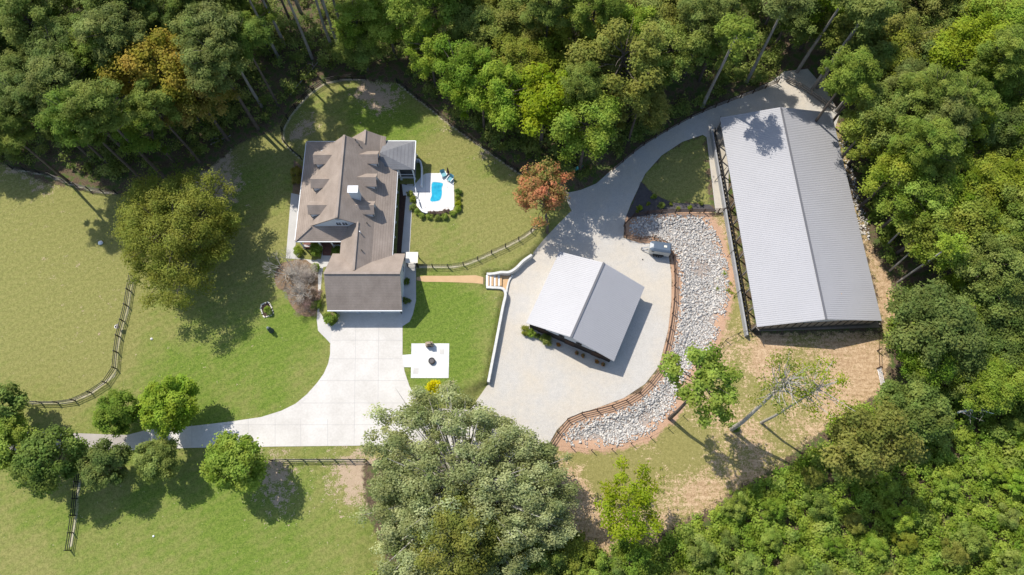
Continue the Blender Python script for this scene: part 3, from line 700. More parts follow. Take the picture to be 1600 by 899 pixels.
SWl = P(1183, 511, 2.3); P2 = P(1378, 500, 2.3); al = math.atan2(P2[1]-SWl[1], P2[0]-SWl[0]); al = R_(2.9)
lb = empty('riding_arena', (SWl[0], SWl[1], ZC), al, 'long grey metal roofed riding arena barn at the right edge of the clearing', 'barn')
Wl, Ll, ZE3, ZR3 = 18.75, 36.3, 3.3, 5.6
gable_barn(lb, Wl, Ll, 0, ZE3, ZR3, rib=.32)
for yy in (.35, Ll-.45): MB().wallpoly([(.3, yy, ZE3-.1), (Wl-.3, yy, ZE3-.1), (Wl/2, yy, ZR3-.17)], (0, .1, 0)).build('gable_panel', M['siding'], lb)
wb = MB(); wb0 = MB(); wb0.wallpoly([(.3, .35, ZE3-.1), (Wl-.3, .35, ZE3-.1), (Wl/2, .35, ZR3-.17)], (0, .1, 0)); wb.wallpoly([(.3, Ll-.45, ZE3-.1), (Wl-.3, Ll-.45, ZE3-.1), (Wl/2, Ll-.45, ZR3-.17)], (0, .1, 0))
wb = MB(); wb.span(.3, Wl-.3, .3, .4, 1.1, ZE3-.12)
wb.build('end_wall', M['tan_panel'], lb)
wb = MB()
for i in range(17): wb.span(.4+i*1.12, .52+i*1.12, .24, .3, 1.1, ZE3-.12)
wb.build('batten', M['dark'], lb)
wb = MB(); wb.span(.3, Wl-.3, .28, .42, .02, 1.1); wb.build('end_kickboard', mat('dark_board', (.1, .09, .08)), lb)
wb = MB(); wb.span(-.95, -.7, -.6, Ll-.3, 0, 1.15); wb.build('kickboard', M['board'], lb)
wb = MB(); wb.span(Wl-.5, Wl-.35, .4, Ll-.4, 0, 1.2); wb.build('side_board', M['board'], lb)
wb = MB(); wb.span(.3, Wl-.3, Ll-.42, Ll-.3, 0, 1.2); wb.build('far_board', M['board'], lb)
pm = MB(); pm.span(-.09, .09, -.09, .09, 0, ZE3-.1); pme = pm.mesh('post', M['greyw'])
bme = [MB().bar((0, 0, 2.2), (0, s * .9, 3.1), .1, .1).mesh('brace', M['greyw']) for s in (-1, 1)]
y = .4
while y < Ll:
    for x in (.25, Wl-.25):
        p = inst('post', pme, lb, loc=(x, y, 0)); inst('brace', bme[0], p); inst('brace', bme[1], p)
    y += 2.95
# lattice stock panels along the open west side
lt = MB(); y = .2
while y < Ll - 1:
    lt.bar((-.35, y, .15), (-.35, y+.75, 1.2), .1, .08); lt.bar((-.35, y+.75, .15), (-.35, y, 1.2), .1, .08); y += .75
lt.span(-.42, -.28, 0, Ll-.6, 1.2, 1.28); lt.build('lattice', M['dark'], lb)
for y in (6.3, 13.0, 20.5, 26.5):
    MB().bar((-1.5, y-.3, .05), (-.1, y+.8, 2.6), .08, .08).build('downpipe', M['dark'], lb)
MB().box((12.7, 4, 4.72), (.5, .25, .06), .3).build('roof_patch', M['orange'], lb)

# ------------------------------------------------------------ fences
def fence(name, px, label, m, h=1.3, rails=3, step=2.4, rw=.05, rh=.13, pw=.13, k=6, cat='fence', group=None):
    pts = [Vector(G(*q)) for q in dense(px, k)] if k > 1 else [Vector(G(*q)) for q in px]
    L_ = [0]
    for a, b in zip(pts, pts[1:]): L_.append(L_[-1] + (b - a).length)
    n = max(1, round(L_[-1] / step)); nodes_ = []
    for i in range(n + 1):
        s = L_[-1] * i / n; j = max(0, min(len(pts) - 2, next((q for q in range(len(L_) - 1) if L_[q + 1] >= s - 1e-6), len(pts) - 2)))
        t = (s - L_[j]) / max(L_[j + 1] - L_[j], 1e-6); p = pts[j].lerp(pts[j + 1], t); nodes_.append((p, math.atan2((pts[j+1]-pts[j]).y, (pts[j+1]-pts[j]).x)))
    o0 = nodes_[0][0]; e = empty(name, o0, 0, label, cat, group)
    pm = MB().span(-pw/2, pw/2, -pw/2, pw/2, -.1, h + .08).mesh('post', m)
    for p, a in nodes_: inst('post', pm, e, loc=p - o0, rz=a)
    for r in range(rails):
        z = h * (r + 1) / rails - .1; mbr = MB()
        for (p, a), (q, b) in zip(nodes_, nodes_[1:]):
            mbr.bar(p - o0 + Vector((0, 0, z)), q - o0 + Vector((0, 0, z)), rw, rh)
        mbr.build('rail', m, e)
    return e
fence('rail_fence', STRIPS[0], 'dark three rail fence curving down across the left pasture', M['dark'])
fence('rail_fence', STRIPS[1], 'dark fence arcing round the back lawn above the house', M['dark'])
fence('rail_fence', STRIPS[2], 'dark fence running diagonally along the woods above the pool lawn', M['dark'])
fence('rail_fence', STRIPS[3], 'thin black fence curving from the arbor to the reddish tree', M['dark'], rw=.04, rh=.08)
fence('rail_fence', STRIPS[4], 'shaded dark fence below the woods at the left', M['dark'])
fence('rail_fence', [(110,860),(118,807),(124,750),(127,728)], 'dark fence running down the bottom left pasture', M['dark'])
fence('rail_fence', [(425,720),(480,719),(572,719)], 'dark fence just below the driveway beside the big grey green oak', M['dark'])
fence('rail_fence', [(1143.7,330),(1122,331.7),(1067,333),(1044,332.5),(1021.5,334.8),(998,336),(986,342),(973,356.6),(975.6,371),(995,376),(1013,372),(1033,377),(1047,392),(1052,407),(1053.4,430),(1053.4,458.6),(1051,486),(1047,512),(1042.5,535),(1031,577),(1010,603),(991,620),(967,631),(942,639),(914,645),(889,654),(872,673),(857,696)],
      'brown wooden rail fence winding between the gravel court and the bed of grey rocks', M['brownw'], rh=.12, step=2.3, k=3)
fence('wire_fence', [(860,698),(893,699),(925,704),(957,702),(988,693),(1018,683),(1046,668),(1067,650)], 'low fence of thin dark posts round the lower edge of the grey rocks', M['dark'], rails=2, rw=.012, rh=.012, pw=.09, step=3)
fence('wire_fence', [(1119.6,549),(1135,531),(1155,522),(1176,518)], 'short run of thin posts at the lower left corner of the arena', M['dark'], rails=2, rw=.03, rh=.03, pw=.11, step=2.6)
fence('rail_fence', [(957,268),(1000,232),(1040,207),(1090,180),(1140,160),(1190,141),(1214,131)], 'dark fence along the woods side of the shaded gravel lane', M['brownw'])
fence('rail_fence', [(1228,128),(1250,139),(1274,155),(1300,174)], 'weathered grey split rail fence above the top corner of the arena', M['greyw'], rw=.12, rh=.14)
fence('rail_fence', [(1372,520),(1370,560),(1372,578)], 'short dark fence right of the arena end', M['brownw'], rails=2, rw=.03, rh=.05)
g = G(1373, 590); e = empty('farm_gate', g, R_(92), 'small silver metal gate below the right end of the arena', 'gate')
MB().tube([(-1.2,0,.2),(1.2,0,.2),(1.2,0,1.2),(-1.2,0,1.2),(-1.2,0,.2)], .04, 6).build('gate_frame', M['galv'], e)
q = MB()
for z in (.45, .7, .95): q.tube([(-1.2,0,z),(1.2,0,z)], .03, 6)
q.build('gate_bar', M['galv'], e)
for x in (-1.35, 1.35): MB().span(x-.08, x+.08, -.08, .08, -.1, 1.5).build('post', M['brownw'], e)

# ------------------------------------------------------------ rocks (uncountable bed of riprap)
rm, t, b = nodes('riprap_rock')
a = N(t, 'Attribute', attribute_name='tone'); f = mth(t, 'ADD', mth(t, 'MULTIPLY', a.outputs['Fac'], .75), mth(t, 'MULTIPLY', noise(t, 5), .35))
t.links.new(ramp(t, f, [(.15, (.27, .255, .235)), (.6, (.47, .45, .42)), (.95, (.62, .57, .5))]), b.inputs['Base Color']); b.inputs['Roughness'].default_value = .9
rng = np.random.default_rng(11)
def rockbed(name, pxs, dens, smin, smax, zref=-1.2, bare=()):
    poly = Pn(pxs, zref); mn, mx = poly.min(0), poly.max(0); n = int((mx[0]-mn[0])*(mx[1]-mn[1])*dens)
    X = rng.uniform(mn[0], mx[0], n); Y = rng.uniform(mn[1], mx[1], n)
    k = sdf(X, Y, poly) > rng.uniform(-.3, .7, n)
    for px, py, r in bare:
        x, y, _ = P(px, py, zref); k &= ~((np.hypot(X-x, Y-y) < r) & (rng.random(n) < .8))
    X, Y = X[k], Y[k]; n = len(X)
    Z = height(X, Y); ico = []
    bm = bmesh.new(); bmesh.ops.create_icosphere(bm, subdivisions=1, radius=1); V = np.array([v.co[:] for v in bm.verts]); F = np.array([[v.index for v in f.verts] for f in bm.faces]); bm.free()
    s = rng.uniform(smin, smax, n) * (1 + (rng.random(n) < .1) * .5)
    sc = s[:, None] * np.stack([rng.uniform(.8, 1.3, n), rng.uniform(.6, 1, n), rng.uniform(.4, .8, n)], 1)
    th = rng.uniform(0, 6.28, n)
    vv = V[None] * (1 + rng.uniform(-.28, .28, (n, len(V), 1))) * sc[:, None]
    x = vv[..., 0] * np.cos(th)[:, None] - vv[..., 1] * np.sin(th)[:, None]; y = vv[..., 0] * np.sin(th)[:, None] + vv[..., 1] * np.cos(th)[:, None]
    tilt = rng.uniform(-.4, .4, n); z = vv[..., 2] + tilt[:, None] * x
    co = np.stack([x + X[:, None], y + Y[:, None], z + (Z + s * rng.uniform(.1, .6, n))[:, None]], -1).reshape(-1, 3)
    Fa = (F[None] + (np.arange(n) * len(V))[:, None, None]).reshape(-1, 3)
    me = npmesh(name, co, Fa, rm, np.repeat(rng.uniform(0, 1, n), len(F)))
    o = bpy.data.objects.new(name, me); COL.objects.link(o); return o
o = rockbed('riprap_rocks', ROCK, 46, .08, .18, bare=((1095,418,1.6),(1010,655,1.2),(930,690,1.2),(1110,340,1.5),(1120,500,1.2),(905,690,1)))
tag(o, 'bed of loose pale grey broken rocks winding beside the gravel court', 'rocks', kind='stuff')
o = rockbed('drainage_rocks', [(1308,215),(1322,222),(1334,270),(1345,310),(1358,360),(1362,380),(1346,372),(1330,310)], 14, .1, .22, zref=-1)
tag(o, 'narrow strip of pale drainage rocks along the right side of the arena', 'rocks', kind='stuff')

# ------------------------------------------------------------ trailer and small things
g = G(1029, 394); tr = empty('horse_trailer', (g[0], g[1], g[2]+.03), R_(-9), 'small light grey horse trailer with blue grey roof parked by the fence', 'trailer')
paint = mat('trailer_paint', (.5, .5, .47), (.44, .44, .41), rough=.35, spec=.5, bm=0)
sec = [(-1.75,-.5),(-1.45,-.78),(-.9,-.82),(1.55,-.82),(1.55,.82),(-.9,.82),(-1.45,.78),(-1.75,.5)]
MB().prism(sec, .45, 1.95).build('body', paint, tr, bevel=.03)
rr = MB(); k = 8; up = [(-1.2,-.2),(-1.1,-.42),(-.7,-.5),(1.4,-.55),(1.4,.55),(-.7,.5),(-1.1,.42),(-1.2,.2)]
out = [(x*1.03, y*1.05) for x, y in sec]
rr.add([(x, y, 1.95) for x, y in out] + [(x, y, 2.06) for x, y in out] + [(x, y, 2.3) for x, y in up], [tuple(range(7,-1,-1)), tuple(range(16,24))] + [(i,(i+1)%8,(i+1)%8+8,i+8) for i in range(8)] + [(i+8,(i+1)%8+8,(i+1)%8+16,i+16) for i in range(8)])
rr.build('roof', mat('trailer_roof', (.1, .13, .17), (.08, .105, .14), rough=.35, bm=0), tr, bevel=.02)
MB().box((.62, .05, 2.33), (.45, .34, .06)).build('roof_vent', mat('vent_cream', (.8, .75, .62)), tr)
q = MB(); q.span(-1.0, .7, -.98, -.8, .55, .8); q.span(-1.0, .7, .8, .98, .55, .8); q.build('fender', M['dark'], tr)
for x in (-.55, .2):
    for sy in (-1, 1):
        v = MB(); v.add(*[(lambda n: ([(x + .33*math.cos(2*math.pi*i/n), sy*.9 + s*.09, .33 + .33*math.sin(2*math.pi*i/n)) for s in (-1, 1) for i in range(n)], [tuple(range(n)), tuple(range(2*n-1, n-1, -1))] + [(i, (i+1)%n, (i+1)%n+n, i+n) for i in range(n)]))(16)][0])
        v = v.build('wheel', M['dark'], tr)
        q = MB(); q.box((x, sy*1.0, .33), (.22, .02, .22), 0); q.build('rim', M['galv'], v)
q = MB(); q.bar((-1.6, -.45, .45), (-2.9, 0, .45), .1, .12); q.bar((-1.6, .45, .45), (-2.9, 0, .45), .1, .12); q.build('tongue', M['galv'], tr)
MB().tube([(-2.8, 0, .02), (-2.8, 0, .85)], .05, 8).build('jack', M['dark'], tr)
q = MB(); q.span(-1.35, -.95, -.86, -.8, 1.55, 1.75); q.build('window', M['glass'], tr)
MB().span(1.55, 1.58, -.7, .7, .5, 1.85).build('rear_ramp', paint, tr)

x, y, z = G(1004, 406); MB().lathe((x, y, z+.03), [(.1, 0), (.1, .1), (.04, .12)], 8).build('wheel_chock', M['dark']).update_tag(); tag(bpy.context.scene.objects['wheel_chock'], 'tiny dark chock on the gravel left of the trailer tongue', 'chock')

# pool furniture
cm = mat('teal_fabric', (.2, .42, .46), (.14, .33, .37)); 
def chair(px, py, rz, label):
    x, y, z = G(px, py); e = empty('deck_chair', (x, y, .06), rz, label, 'chair', 'deck chairs by the pool')
    MB().span(-.38, .38, -.38, .38, .36, .44).build('seat', cm, e)
    q = MB(); q.slab([(-.38, .36, .44), (.38, .36, .44), (.38, .66, 1.0), (-.38, .66, 1.0)], .07); q.build('backrest', cm, e)
    for sx in (-1, 1):
        MB().span(sx*.44-.05, sx*.44+.05, -.4, .45, .58, .62).build('armrest', M['white'], e)
        for yy in (-.34, .34): MB().span(sx*.42-.03, sx*.42+.03, yy-.03, yy+.03, 0, .58).build('leg', M['white'], e)
chair(693.5, 275, R_(25), 'teal cushioned deck chair left of the closed parasol by the pool')
chair(703.5, 282, R_(-35), 'teal cushioned deck chair nearest the right edge of the pool deck')
x, y, z = G(701, 274); e = empty('closed_parasol', (x, y, .06), 0, 'closed dark maroon parasol standing between the teal deck chairs', 'parasol')
MB().lathe((0,0,0), [(.3,0),(.3,.08),(.05,.1)], 12).build('base', M['dark'], e)
MB().tube([(0,0,.08),(0,0,2.5)], .03, 8).build('pole', M['greyw'], e)
MB().lathe((0,0,0), [(.22,.9),(.2,1.1),(.12,1.9),(.04,2.5)], 9).build('canopy', mat('maroon', (.08, .02, .025)), e)
# patio fireplace and fire pit
x, y, z = G(671.5, 540); e = empty('stone_fireplace', (x, y, .05), R_(4), 'low tan stone outdoor fireplace at the top edge of the white patio', 'fireplace')
MB().span(-.55,.55,-.3,.3,0,1.0).build('hearth', M['tan'], e, bevel=.04); MB().span(-.3,.3,-.2,.2,1.0,1.5).build('flue', M['tan'], e, bevel=.03)
MB().span(-.28,.28,-.32,-.29,.2,.7).build('firebox', M['dark'], e)
x, y, z = G(675, 565); e = empty('fire_pit', (x, y, .05), 0, 'round dark fire pit in the middle of the white patio', 'fire pit')
MB().lathe((0,0,0), [(.42,0),(.5,.1),(.5,.42),(.4,.42),(.38,.3),(.05,.28)], 20).build('bowl', M['dark'], e); MB().lathe((0,0,.3), [(.36,0),(.36,.05),(.3,.07)], 16).build('lid', mat('pit_lid', (.12,.11,.11)), e)
q = empty('patio_mats', (0,0,0)); bpy.data.objects.remove(q)
for (px, py, s), lab in (((690.5,550,.7), 'grey slate inlay at the upper right of the white patio'), ((650,580,.8), 'grey slate inlay at the lower left of the white patio')):
    x, y, z = P(px, py); o = MB().box((x, y, .058), (s, s*1.1, .012)).build('slate_inlay', M['walk']); tag(o, lab, 'paving')
# transformer box, planter, statue, boulders, trough, blue boat
x, y, z = G(689.5, 616); e = empty('utility_box', (x, y, 0), R_(-12), 'pale green utility box beside the yellow shrub above the big oak', 'utility box')
MB().span(-.35,.35,-.4,.4,0,.75).build('cabinet', mat('pale_green', (.5,.56,.48)), e, bevel=.03); MB().slab([(-.4,-.45,.76),(.4,-.45,.76),(.4,.45,.86),(-.4,.45,.86)], .06).build('lid', mat('pale_green_lid', (.62,.66,.58)), e)
MB().span(-.25,.25,-.42,-.4,.15,.6).build('door', mat('pale_green_door', (.45,.5,.43)), e)
pb = smooth_poly([(406.5,478),(418,472.5),(421.5,474),(426,484),(427,492),(414,496.5),(411.5,494)], 1)
wp = Pn(pb); cc = wp.mean(0); e = empty('planter_bed', (cc[0], cc[1], 0), 0, 'small stone edged planter bed on the lawn left of the bare tree', 'planter')
q = MB()
for i in range(len(wp)):
    a = Vector((*(wp[i]-cc), 0)); b_ = Vector((*(wp[(i+1)%len(wp)]-cc), 0)); n_ = max(1, int((b_-a).length/.28))
    for j in range(n_):
        c_ = a.lerp(b_, j/n_); q.box((c_.x, c_.y, .1), (.26, .2, .2+rnd.uniform(-.04,.04)), math.atan2((b_-a).y,(b_-a).x)+rnd.uniform(-.1,.1))
q.build('stone_edging', mat('cream_stone', (.7,.66,.56)), e, bevel=.03)
MB().prism([tuple(p-cc) for p in wp], 0, .07).build('soil', M['mulchb'], e)
PLANTER = e
x, y, z = G(424, 517); e = empty('garden_statue', (x, y, 0), R_(-20), 'small dark green hooded figure statue on the lawn below the planter bed', 'statue')
sg = mat('statue_green', (.08,.11,.09), (.05,.07,.06))
MB().lathe((0,0,0), [(.42,0),(.4,.15),(.3,.6),(.34,1.0),(.2,1.35),(.12,1.45)], 14).build('body', sg, e); MB().lathe((0,0,1.42), [(.1,0),(.2,.1),(.2,.25),(.08,.36)], 12).build('head', mat('statue_pale', (.2,.24,.21)), e)
def boulder(px, py, s, label, m=None, group=None):
    x, y, z = G(px, py); bm = bmesh.new(); bmesh.ops.create_icosphere(bm, subdivisions=2, radius=s)
    for v in bm.verts: v.co *= 1 + rnd.uniform(-.15, .15); v.co.z *= .6
    me = bpy.data.meshes.new('boulder'); bm.to_mesh(me); bm.free(); me.materials.append(m or M['stone'])
    o = bpy.data.objects.new('boulder', me); COL.objects.link(o); o.location = (x, y, z + s*.3); tag(o, label, 'rock', group)
boulder(158, 380, .38, 'white rock lying alone on the left pasture', M['white'])
boulder(237, 530, .2, 'small pale stone on the grass right of the curved pasture fence')
boulder(699, 608, .22, 'small tan stone in the mulch beside the utility box', M['tan'])
boulder(240, 838, .14, 'tiny white stone on the bottom pasture', M['white'])
x, y, z = G(190, 513); e = empty('feed_bucket', (x, y, 0), R_(15), 'grey feed bucket hanging on the curved pasture fence', 'bucket')
MB().lathe((-.25,0,.7), [(.2,0),(.26,.4),(.23,.4),(.17,.05)], 12).build('tub', M['galv'], e); MB().box((-.05,0,1.1), (.4,.7,.08)).build('shelf', M['greyw'], e)
x, y, z = G(902, 264); e = empty('kayak', (x, y, z), R_(28), 'small upturned blue green kayak in the shade by the woods above the reddish tree', 'kayak')
q = MB(); q.tube([(-1.2,0,.12),(-.7,0,.2),(0,0,.25),(.7,0,.2),(1.2,0,.12)], [.03,.25,.32,.25,.03], 10); q.build('hull', mat('teal_plastic', (.05,.28,.32), rough=.4), e); q = MB(); q.bar((-.8,0,.5),(.8,0,.5),.06,.06); q.build('keel', mat('teal_dark', (.04,.18,.2)), e)
def log(px1, px2, r, label, m='barkp', lift=.3, branches=2):
    a, b_ = Vector(G(*px1)), Vector(G(*px2)); e = empty('fallen_log', a, 0, label, 'log'); d = b_ - a
    q = MB(); n = 6; q.tube([d*(i/n) + Vector((rnd.uniform(-.1,.1), rnd.uniform(-.1,.1), lift+rnd.uniform(-.05,.15))) for i in range(n+1)], [r*(1-.5*i/n) for i in range(n+1)], 7); q.build('stem', M[m], e)
    for i in range(branches):
        s = d*rnd.uniform(.5,.9)+Vector((0,0,lift)); q = MB(); q.tube([s, s+Vector((rnd.uniform(-1,1), rnd.uniform(-1,1), .7))*1.0, s+Vector((rnd.uniform(-1.6,1.6), rnd.uniform(-1.6,1.6), 1.2))], [r*.35,r*.2,.02], 5); q.build('branch', M[m], e)
log((1318,372),(1335,356),.12,'grey log lying in brush right of the arena','barkg')
log((455,150),(500,95),.12,'fallen pale trunk in the shadows at the top left of the back fence','barkg')
log((330,228),(362,214),.12,'broken grey log on bare ground left of the back fence','barkg')

# ------------------------------------------------------------ foliage machinery
def leaves(C, R, nper, l, wd, seed, up=1.1, shell=.35, flat=.8, tonev=.22, ctone=None, tdist=.16):
    g = np.random.default_rng(seed); C = np.asarray(C, float); R = np.asarray(R, float)
    cnt = np.maximum(8, (nper * g.uniform(.25, 1.15, len(C)) * (R / R.mean()) ** 2).astype(int)); idx = np.repeat(np.arange(len(C)), cnt); n = len(idx)
    d = g.normal(size=(n, 3)); d[:, 2] = np.abs(d[:, 2]) * np.where(g.random(n) < .78, 1, -1); d /= np.linalg.norm(d, axis=1)[:, None]
    r = R[idx] * (shell + (1 - shell) * g.random(n) ** .5) * (1 + .26 * g.normal(size=n))
    p = C[idx] + d * r[:, None] * np.array([1, 1, flat])
    nn = d + np.array([0, 0, up]) + g.normal(size=(n, 3)) * .45; nn /= np.linalg.norm(nn, axis=1)[:, None]
    tt = np.cross(nn, g.normal(size=(n, 3))); tt /= np.linalg.norm(tt, axis=1)[:, None] + 1e-9; bb = np.cross(nn, tt)
    s = g.uniform(.65, 1.35, n)[:, None]
    v = np.stack([p - tt*l*s, p - bb*wd*s, p + tt*l*s, p + bb*wd*s], 1).reshape(-1, 3)
    ct = (g.normal(size=len(C)) * tonev + .5) if ctone is None else ctone
    return v, np.clip(ct[idx] + g.normal(size=n) * tdist, 0, 1)
def leafmesh(name, v, tone, m):
    return npmesh(name, v, np.arange(len(v)).reshape(-1, 4), m, tone)
def crown(name, seed, R, Rz, zc, ncl, rc, nper, l, wd, m, low=-.45, mb=M['bark'], limb=.5, tr=.22, hollow=.55, flat=.8, bare=.07, lk=1, lean=(0,0)):
    g = np.random.default_rng(seed); i = np.arange(ncl); ph = i * 2.39996 + g.normal(size=ncl) * .3
    zz = 1 - (i + .5) / ncl * (1 - low); rr = np.sqrt(np.maximum(0, 1 - zz ** 2))
    q = hollow + (1 - hollow) * g.random(ncl) ** .6; q[g.random(ncl) < .18] *= .6
    lob = 1 + lk * (.16 * np.sin(ph * 2 + seed) + .12 * np.sin(ph * 3 + seed * 1.7))
    C = np.stack([R*rr*np.cos(ph)*q*lob + lean[0], R*rr*np.sin(ph)*q*lob + lean[1], zc + Rz * zz * q], 1); C[:, :2] += g.normal(size=(ncl, 2)) * R * .06
    rad = rc * g.uniform(.65, 1.3, ncl)
    kp = g.random(ncl) > bare
    v, t = leaves(C[kp], rad[kp], nper, l, wd, seed + 1, flat=flat)
    cm_ = leafmesh(name + '_crown', v, t, m)
    tb = MB(); r_ = random.Random(seed); lx, ly = lean
    tb.tube([(0,0,-.3), (lx*.1+r_.uniform(-.1,.1), ly*.1, zc*.3), (lx*.5, ly*.5+r_.uniform(-.15,.15), zc*.65), (lx*.9, ly*.9, zc), (lx, ly, zc+Rz*.55)], [tr*1.3, tr, tr*.8, tr*.55, tr*.15], 8)
    for j in range(ncl):
        if r_.random() > limb and kp[j]: continue
        c_ = C[j]; z0 = max(zc*.5, min(c_[2]-.8, zc + Rz*.3)) - r_.uniform(0, .8)*Rz*.4; f = z0/(zc+.01)
        s = Vector((lx*f, ly*f, z0)); e_ = Vector(c_); m_ = s.lerp(e_, .55) + Vector((r_.uniform(-.3,.3), r_.uniform(-.3,.3), r_.uniform(-.1,.4)))
        tb.tube([s, m_, e_ + Vector((0,0,rad[j]*.5))], [tr*.36, tr*.2, .02], 5)
    return (cm_, tb.mesh(name + '_trunk', mb), zc)
PR = {}
PR['broad'] = [crown('broad', 100+i*7, 4.4, 4.0, 11, 54, .98, 430, .125, .09, L['green'], bare=.1) for i in range(6)]
PR['pine'] = [crown('pine', 200+i*7, 3.2, 4.0, 15, 70, .74, 380, .16, .05, L['pine'], low=-.5, tr=.2, limb=.35, flat=.6) for i in range(4)]
PR['tuft'] = [crown('tuft', 300+i*7, 3.6, 3.2, 10, 46, .95, 330, .14, .1, L['yellow'], limb=.8) for i in range(3)]
PR['low'] = [crown('low', 800+i*7, 4.0, 3.4, 6.5, 60, 1.0, 500, .125, .09, L['green']) for i in range(3)]
PR['twiggy'] = [crown('twiggy', 900+i*7, 1.4, 1.1, 1.0, 16, .6, 190, .2, .011, L['twig'], low=-.6, tr=.06, limb=.9, mb=M['barkp']) for i in range(2)]
PR['round'] = [crown('round', 400+i*7, 2.7, 2.5, 4.6, 60, .68, 360, .11, .085, L['green'], low=-.6, tr=.16, lk=.4, hollow=.75, bare=.02) for i in range(3)]
PR['shrub'] = [crown('shrub', 500+i*7, 1.4, 1.2, 1.2, 16, .6, 170, .13, .09, L['green'], low=-.6, tr=.06) for i in range(3)]
PR['sapling'] = [crown('sapling', 600+i*7, 2.4, 2.2, 4.2, 38, .62, 260, .12, .09, L['bright'], low=-.5, tr=.1) for i in range(3)]
def plant(kind, px, py, sc, lm, label, cat='tree', group=None, name='tree', i=None, zb=None, bark=None, rz=None):
    p = PR[kind]; cm_, tm_, zc = p[rnd.randrange(len(p)) if i is None else i % len(p)]
    z = 0.0
    for _ in range(4): x, y, _z = P(px, py, z + zc * sc); z = hz(x, y)
    e = empty(name, (x, y, z), rnd.uniform(0, 6.28) if rz is None else rz, label, cat, group); e.scale = (sc, sc, sc*rnd.uniform(.92, 1.08))
    inst('trunk' if name != 'shrub' else 'stems', tm_, e, bark); inst('crown' if name != 'shrub' else 'foliage', cm_, e, L[lm])
    return e
def single(kind_args, px, py, lm, label, cat='tree', name='tree', bark='bark', base=None):
    cm_, tm_, zc = crown(name + '_one', **kind_args)
    if base: x, y, z = G(*base)
    else:
        z = 0.0
        for _ in range(4): x, y, _z = P(px, py, z + zc); z = hz(x, y)
    e = empty(name, (x, y, z), 0, label, cat)
    inst('trunk', tm_, e, M[bark]); inst('crown', cm_, e, L[lm]); return e
def leanto(base, top, zt):     # horizontal offset so that a tree rooted at pixel base carries its crown at pixel top, height zt
    a = G(*base); b_ = P(top[0], top[1], a[2] + zt); return (b_[0] - a[0], b_[1] - a[1])

# trees that stand alone
single(dict(seed=11, R=9.3, Rz=5.6, zc=7.5, ncl=240, rc=1.3, nper=380, l=.12, wd=.085, m=L['olive'], tr=.45, limb=.35), 278, 362, 'olive', 'very large olive green tree on the left lawn casting a ragged shadow', name='shade_tree')
oak = single(dict(seed=23, R=14.6, Rz=6.5, zc=8.5, ncl=460, rc=1.15, nper=330, l=.15, wd=.11, m=L['oak'], tr=.7, limb=.5, bare=.02, low=-.25, hollow=.62, flat=.7, mb=M['barkp']), 724, 768, 'oak', 'huge grey green oak with pale branches at the end of the driveway', name='oak_tree', bark='barkp'); oak.scale = (1, .78, 1)
single(dict(seed=31, R=5.4, Rz=5, zc=10.5, ncl=120, rc=1.1, nper=260, l=.13, wd=.09, m=L['green'], tr=.3), 716, 838, 'olive', 'rounded olive green tree rising in front of the huge oak', name='tree')
single(dict(seed=37, R=4.3, Rz=4, zc=7.5, ncl=75, rc=.85, nper=170, l=.15, wd=.11, m=L['red'], tr=.2, limb=.8, lean=leanto((855,364),(848,298),7.5)), 0, 0, 'red', 'reddish orange maple between the pool lawn and the gravel', name='maple_tree', base=(855,364))
b0 = (1046,654)
single(dict(seed=41, R=4.2, Rz=4.5, zc=16.5, ncl=60, rc=.85, nper=130, l=.19, wd=.13, m=L['bright'], tr=.25, limb=.7, lean=leanto(b0,(1098,597),16.5)), 0, 0, 'bright', 'tall young bright green tree rooted at the lower tip of the rocks', name='tree', base=b0)
for b0, tp, s, lab in (((1143,671),(1222,600),43,'sparse pale tree leaning over the dry pasture with leafy tuft at its foot'), ((1189,661),(1275,608),47,'thin sparse pale tree in the dry pasture, right of its leaning neighbour')):
    single(dict(seed=s, R=3.8, Rz=5, zc=17, ncl=52, rc=.75, nper=34, l=.13, wd=.09, m=L['olive'], tr=.27 if s == 43 else .17, limb=.95, mb=M['barkp'], lean=leanto(b0, tp, 17)), 0, 0, 'yellow', lab, name='tree', bark='barkp', base=b0)
plant('shrub', 1149, 667, .5, 'bright', 'small leafy tuft at the foot of the pale leaning tree', 'shrub', name='shrub')
DT = [('round',10,690,1.28,'green','yellow green tree cut by the left edge beside the old driveway'),('round',75,722,1.38,'dkgreen','large dark green round tree below the old driveway, second from the left edge'),
      ('round',166,727,1.05,'dkgreen','dark green round tree below the driveway between its larger dark neighbour and a lighter one'),('round',248,719,.98,'green','small mid green round tree below the driveway'),
      ('round',366,722,1.32,'bright','bright yellowish green round tree at the lower edge of the driveway'),('round',184,645,1.0,'dkgreen','dark green round tree above the driveway'),
      ('round',264,632,1.28,'green','light green round tree above the driveway, right of the dark one')]
for i, (k_, px, py, s, lm, lab) in enumerate(DT): plant(k_, px, py, s, lm, lab, i=i)
plant('round', -20, 640, 1.4, 'dkgreen', 'dark tree just entering at the left edge above the old driveway')
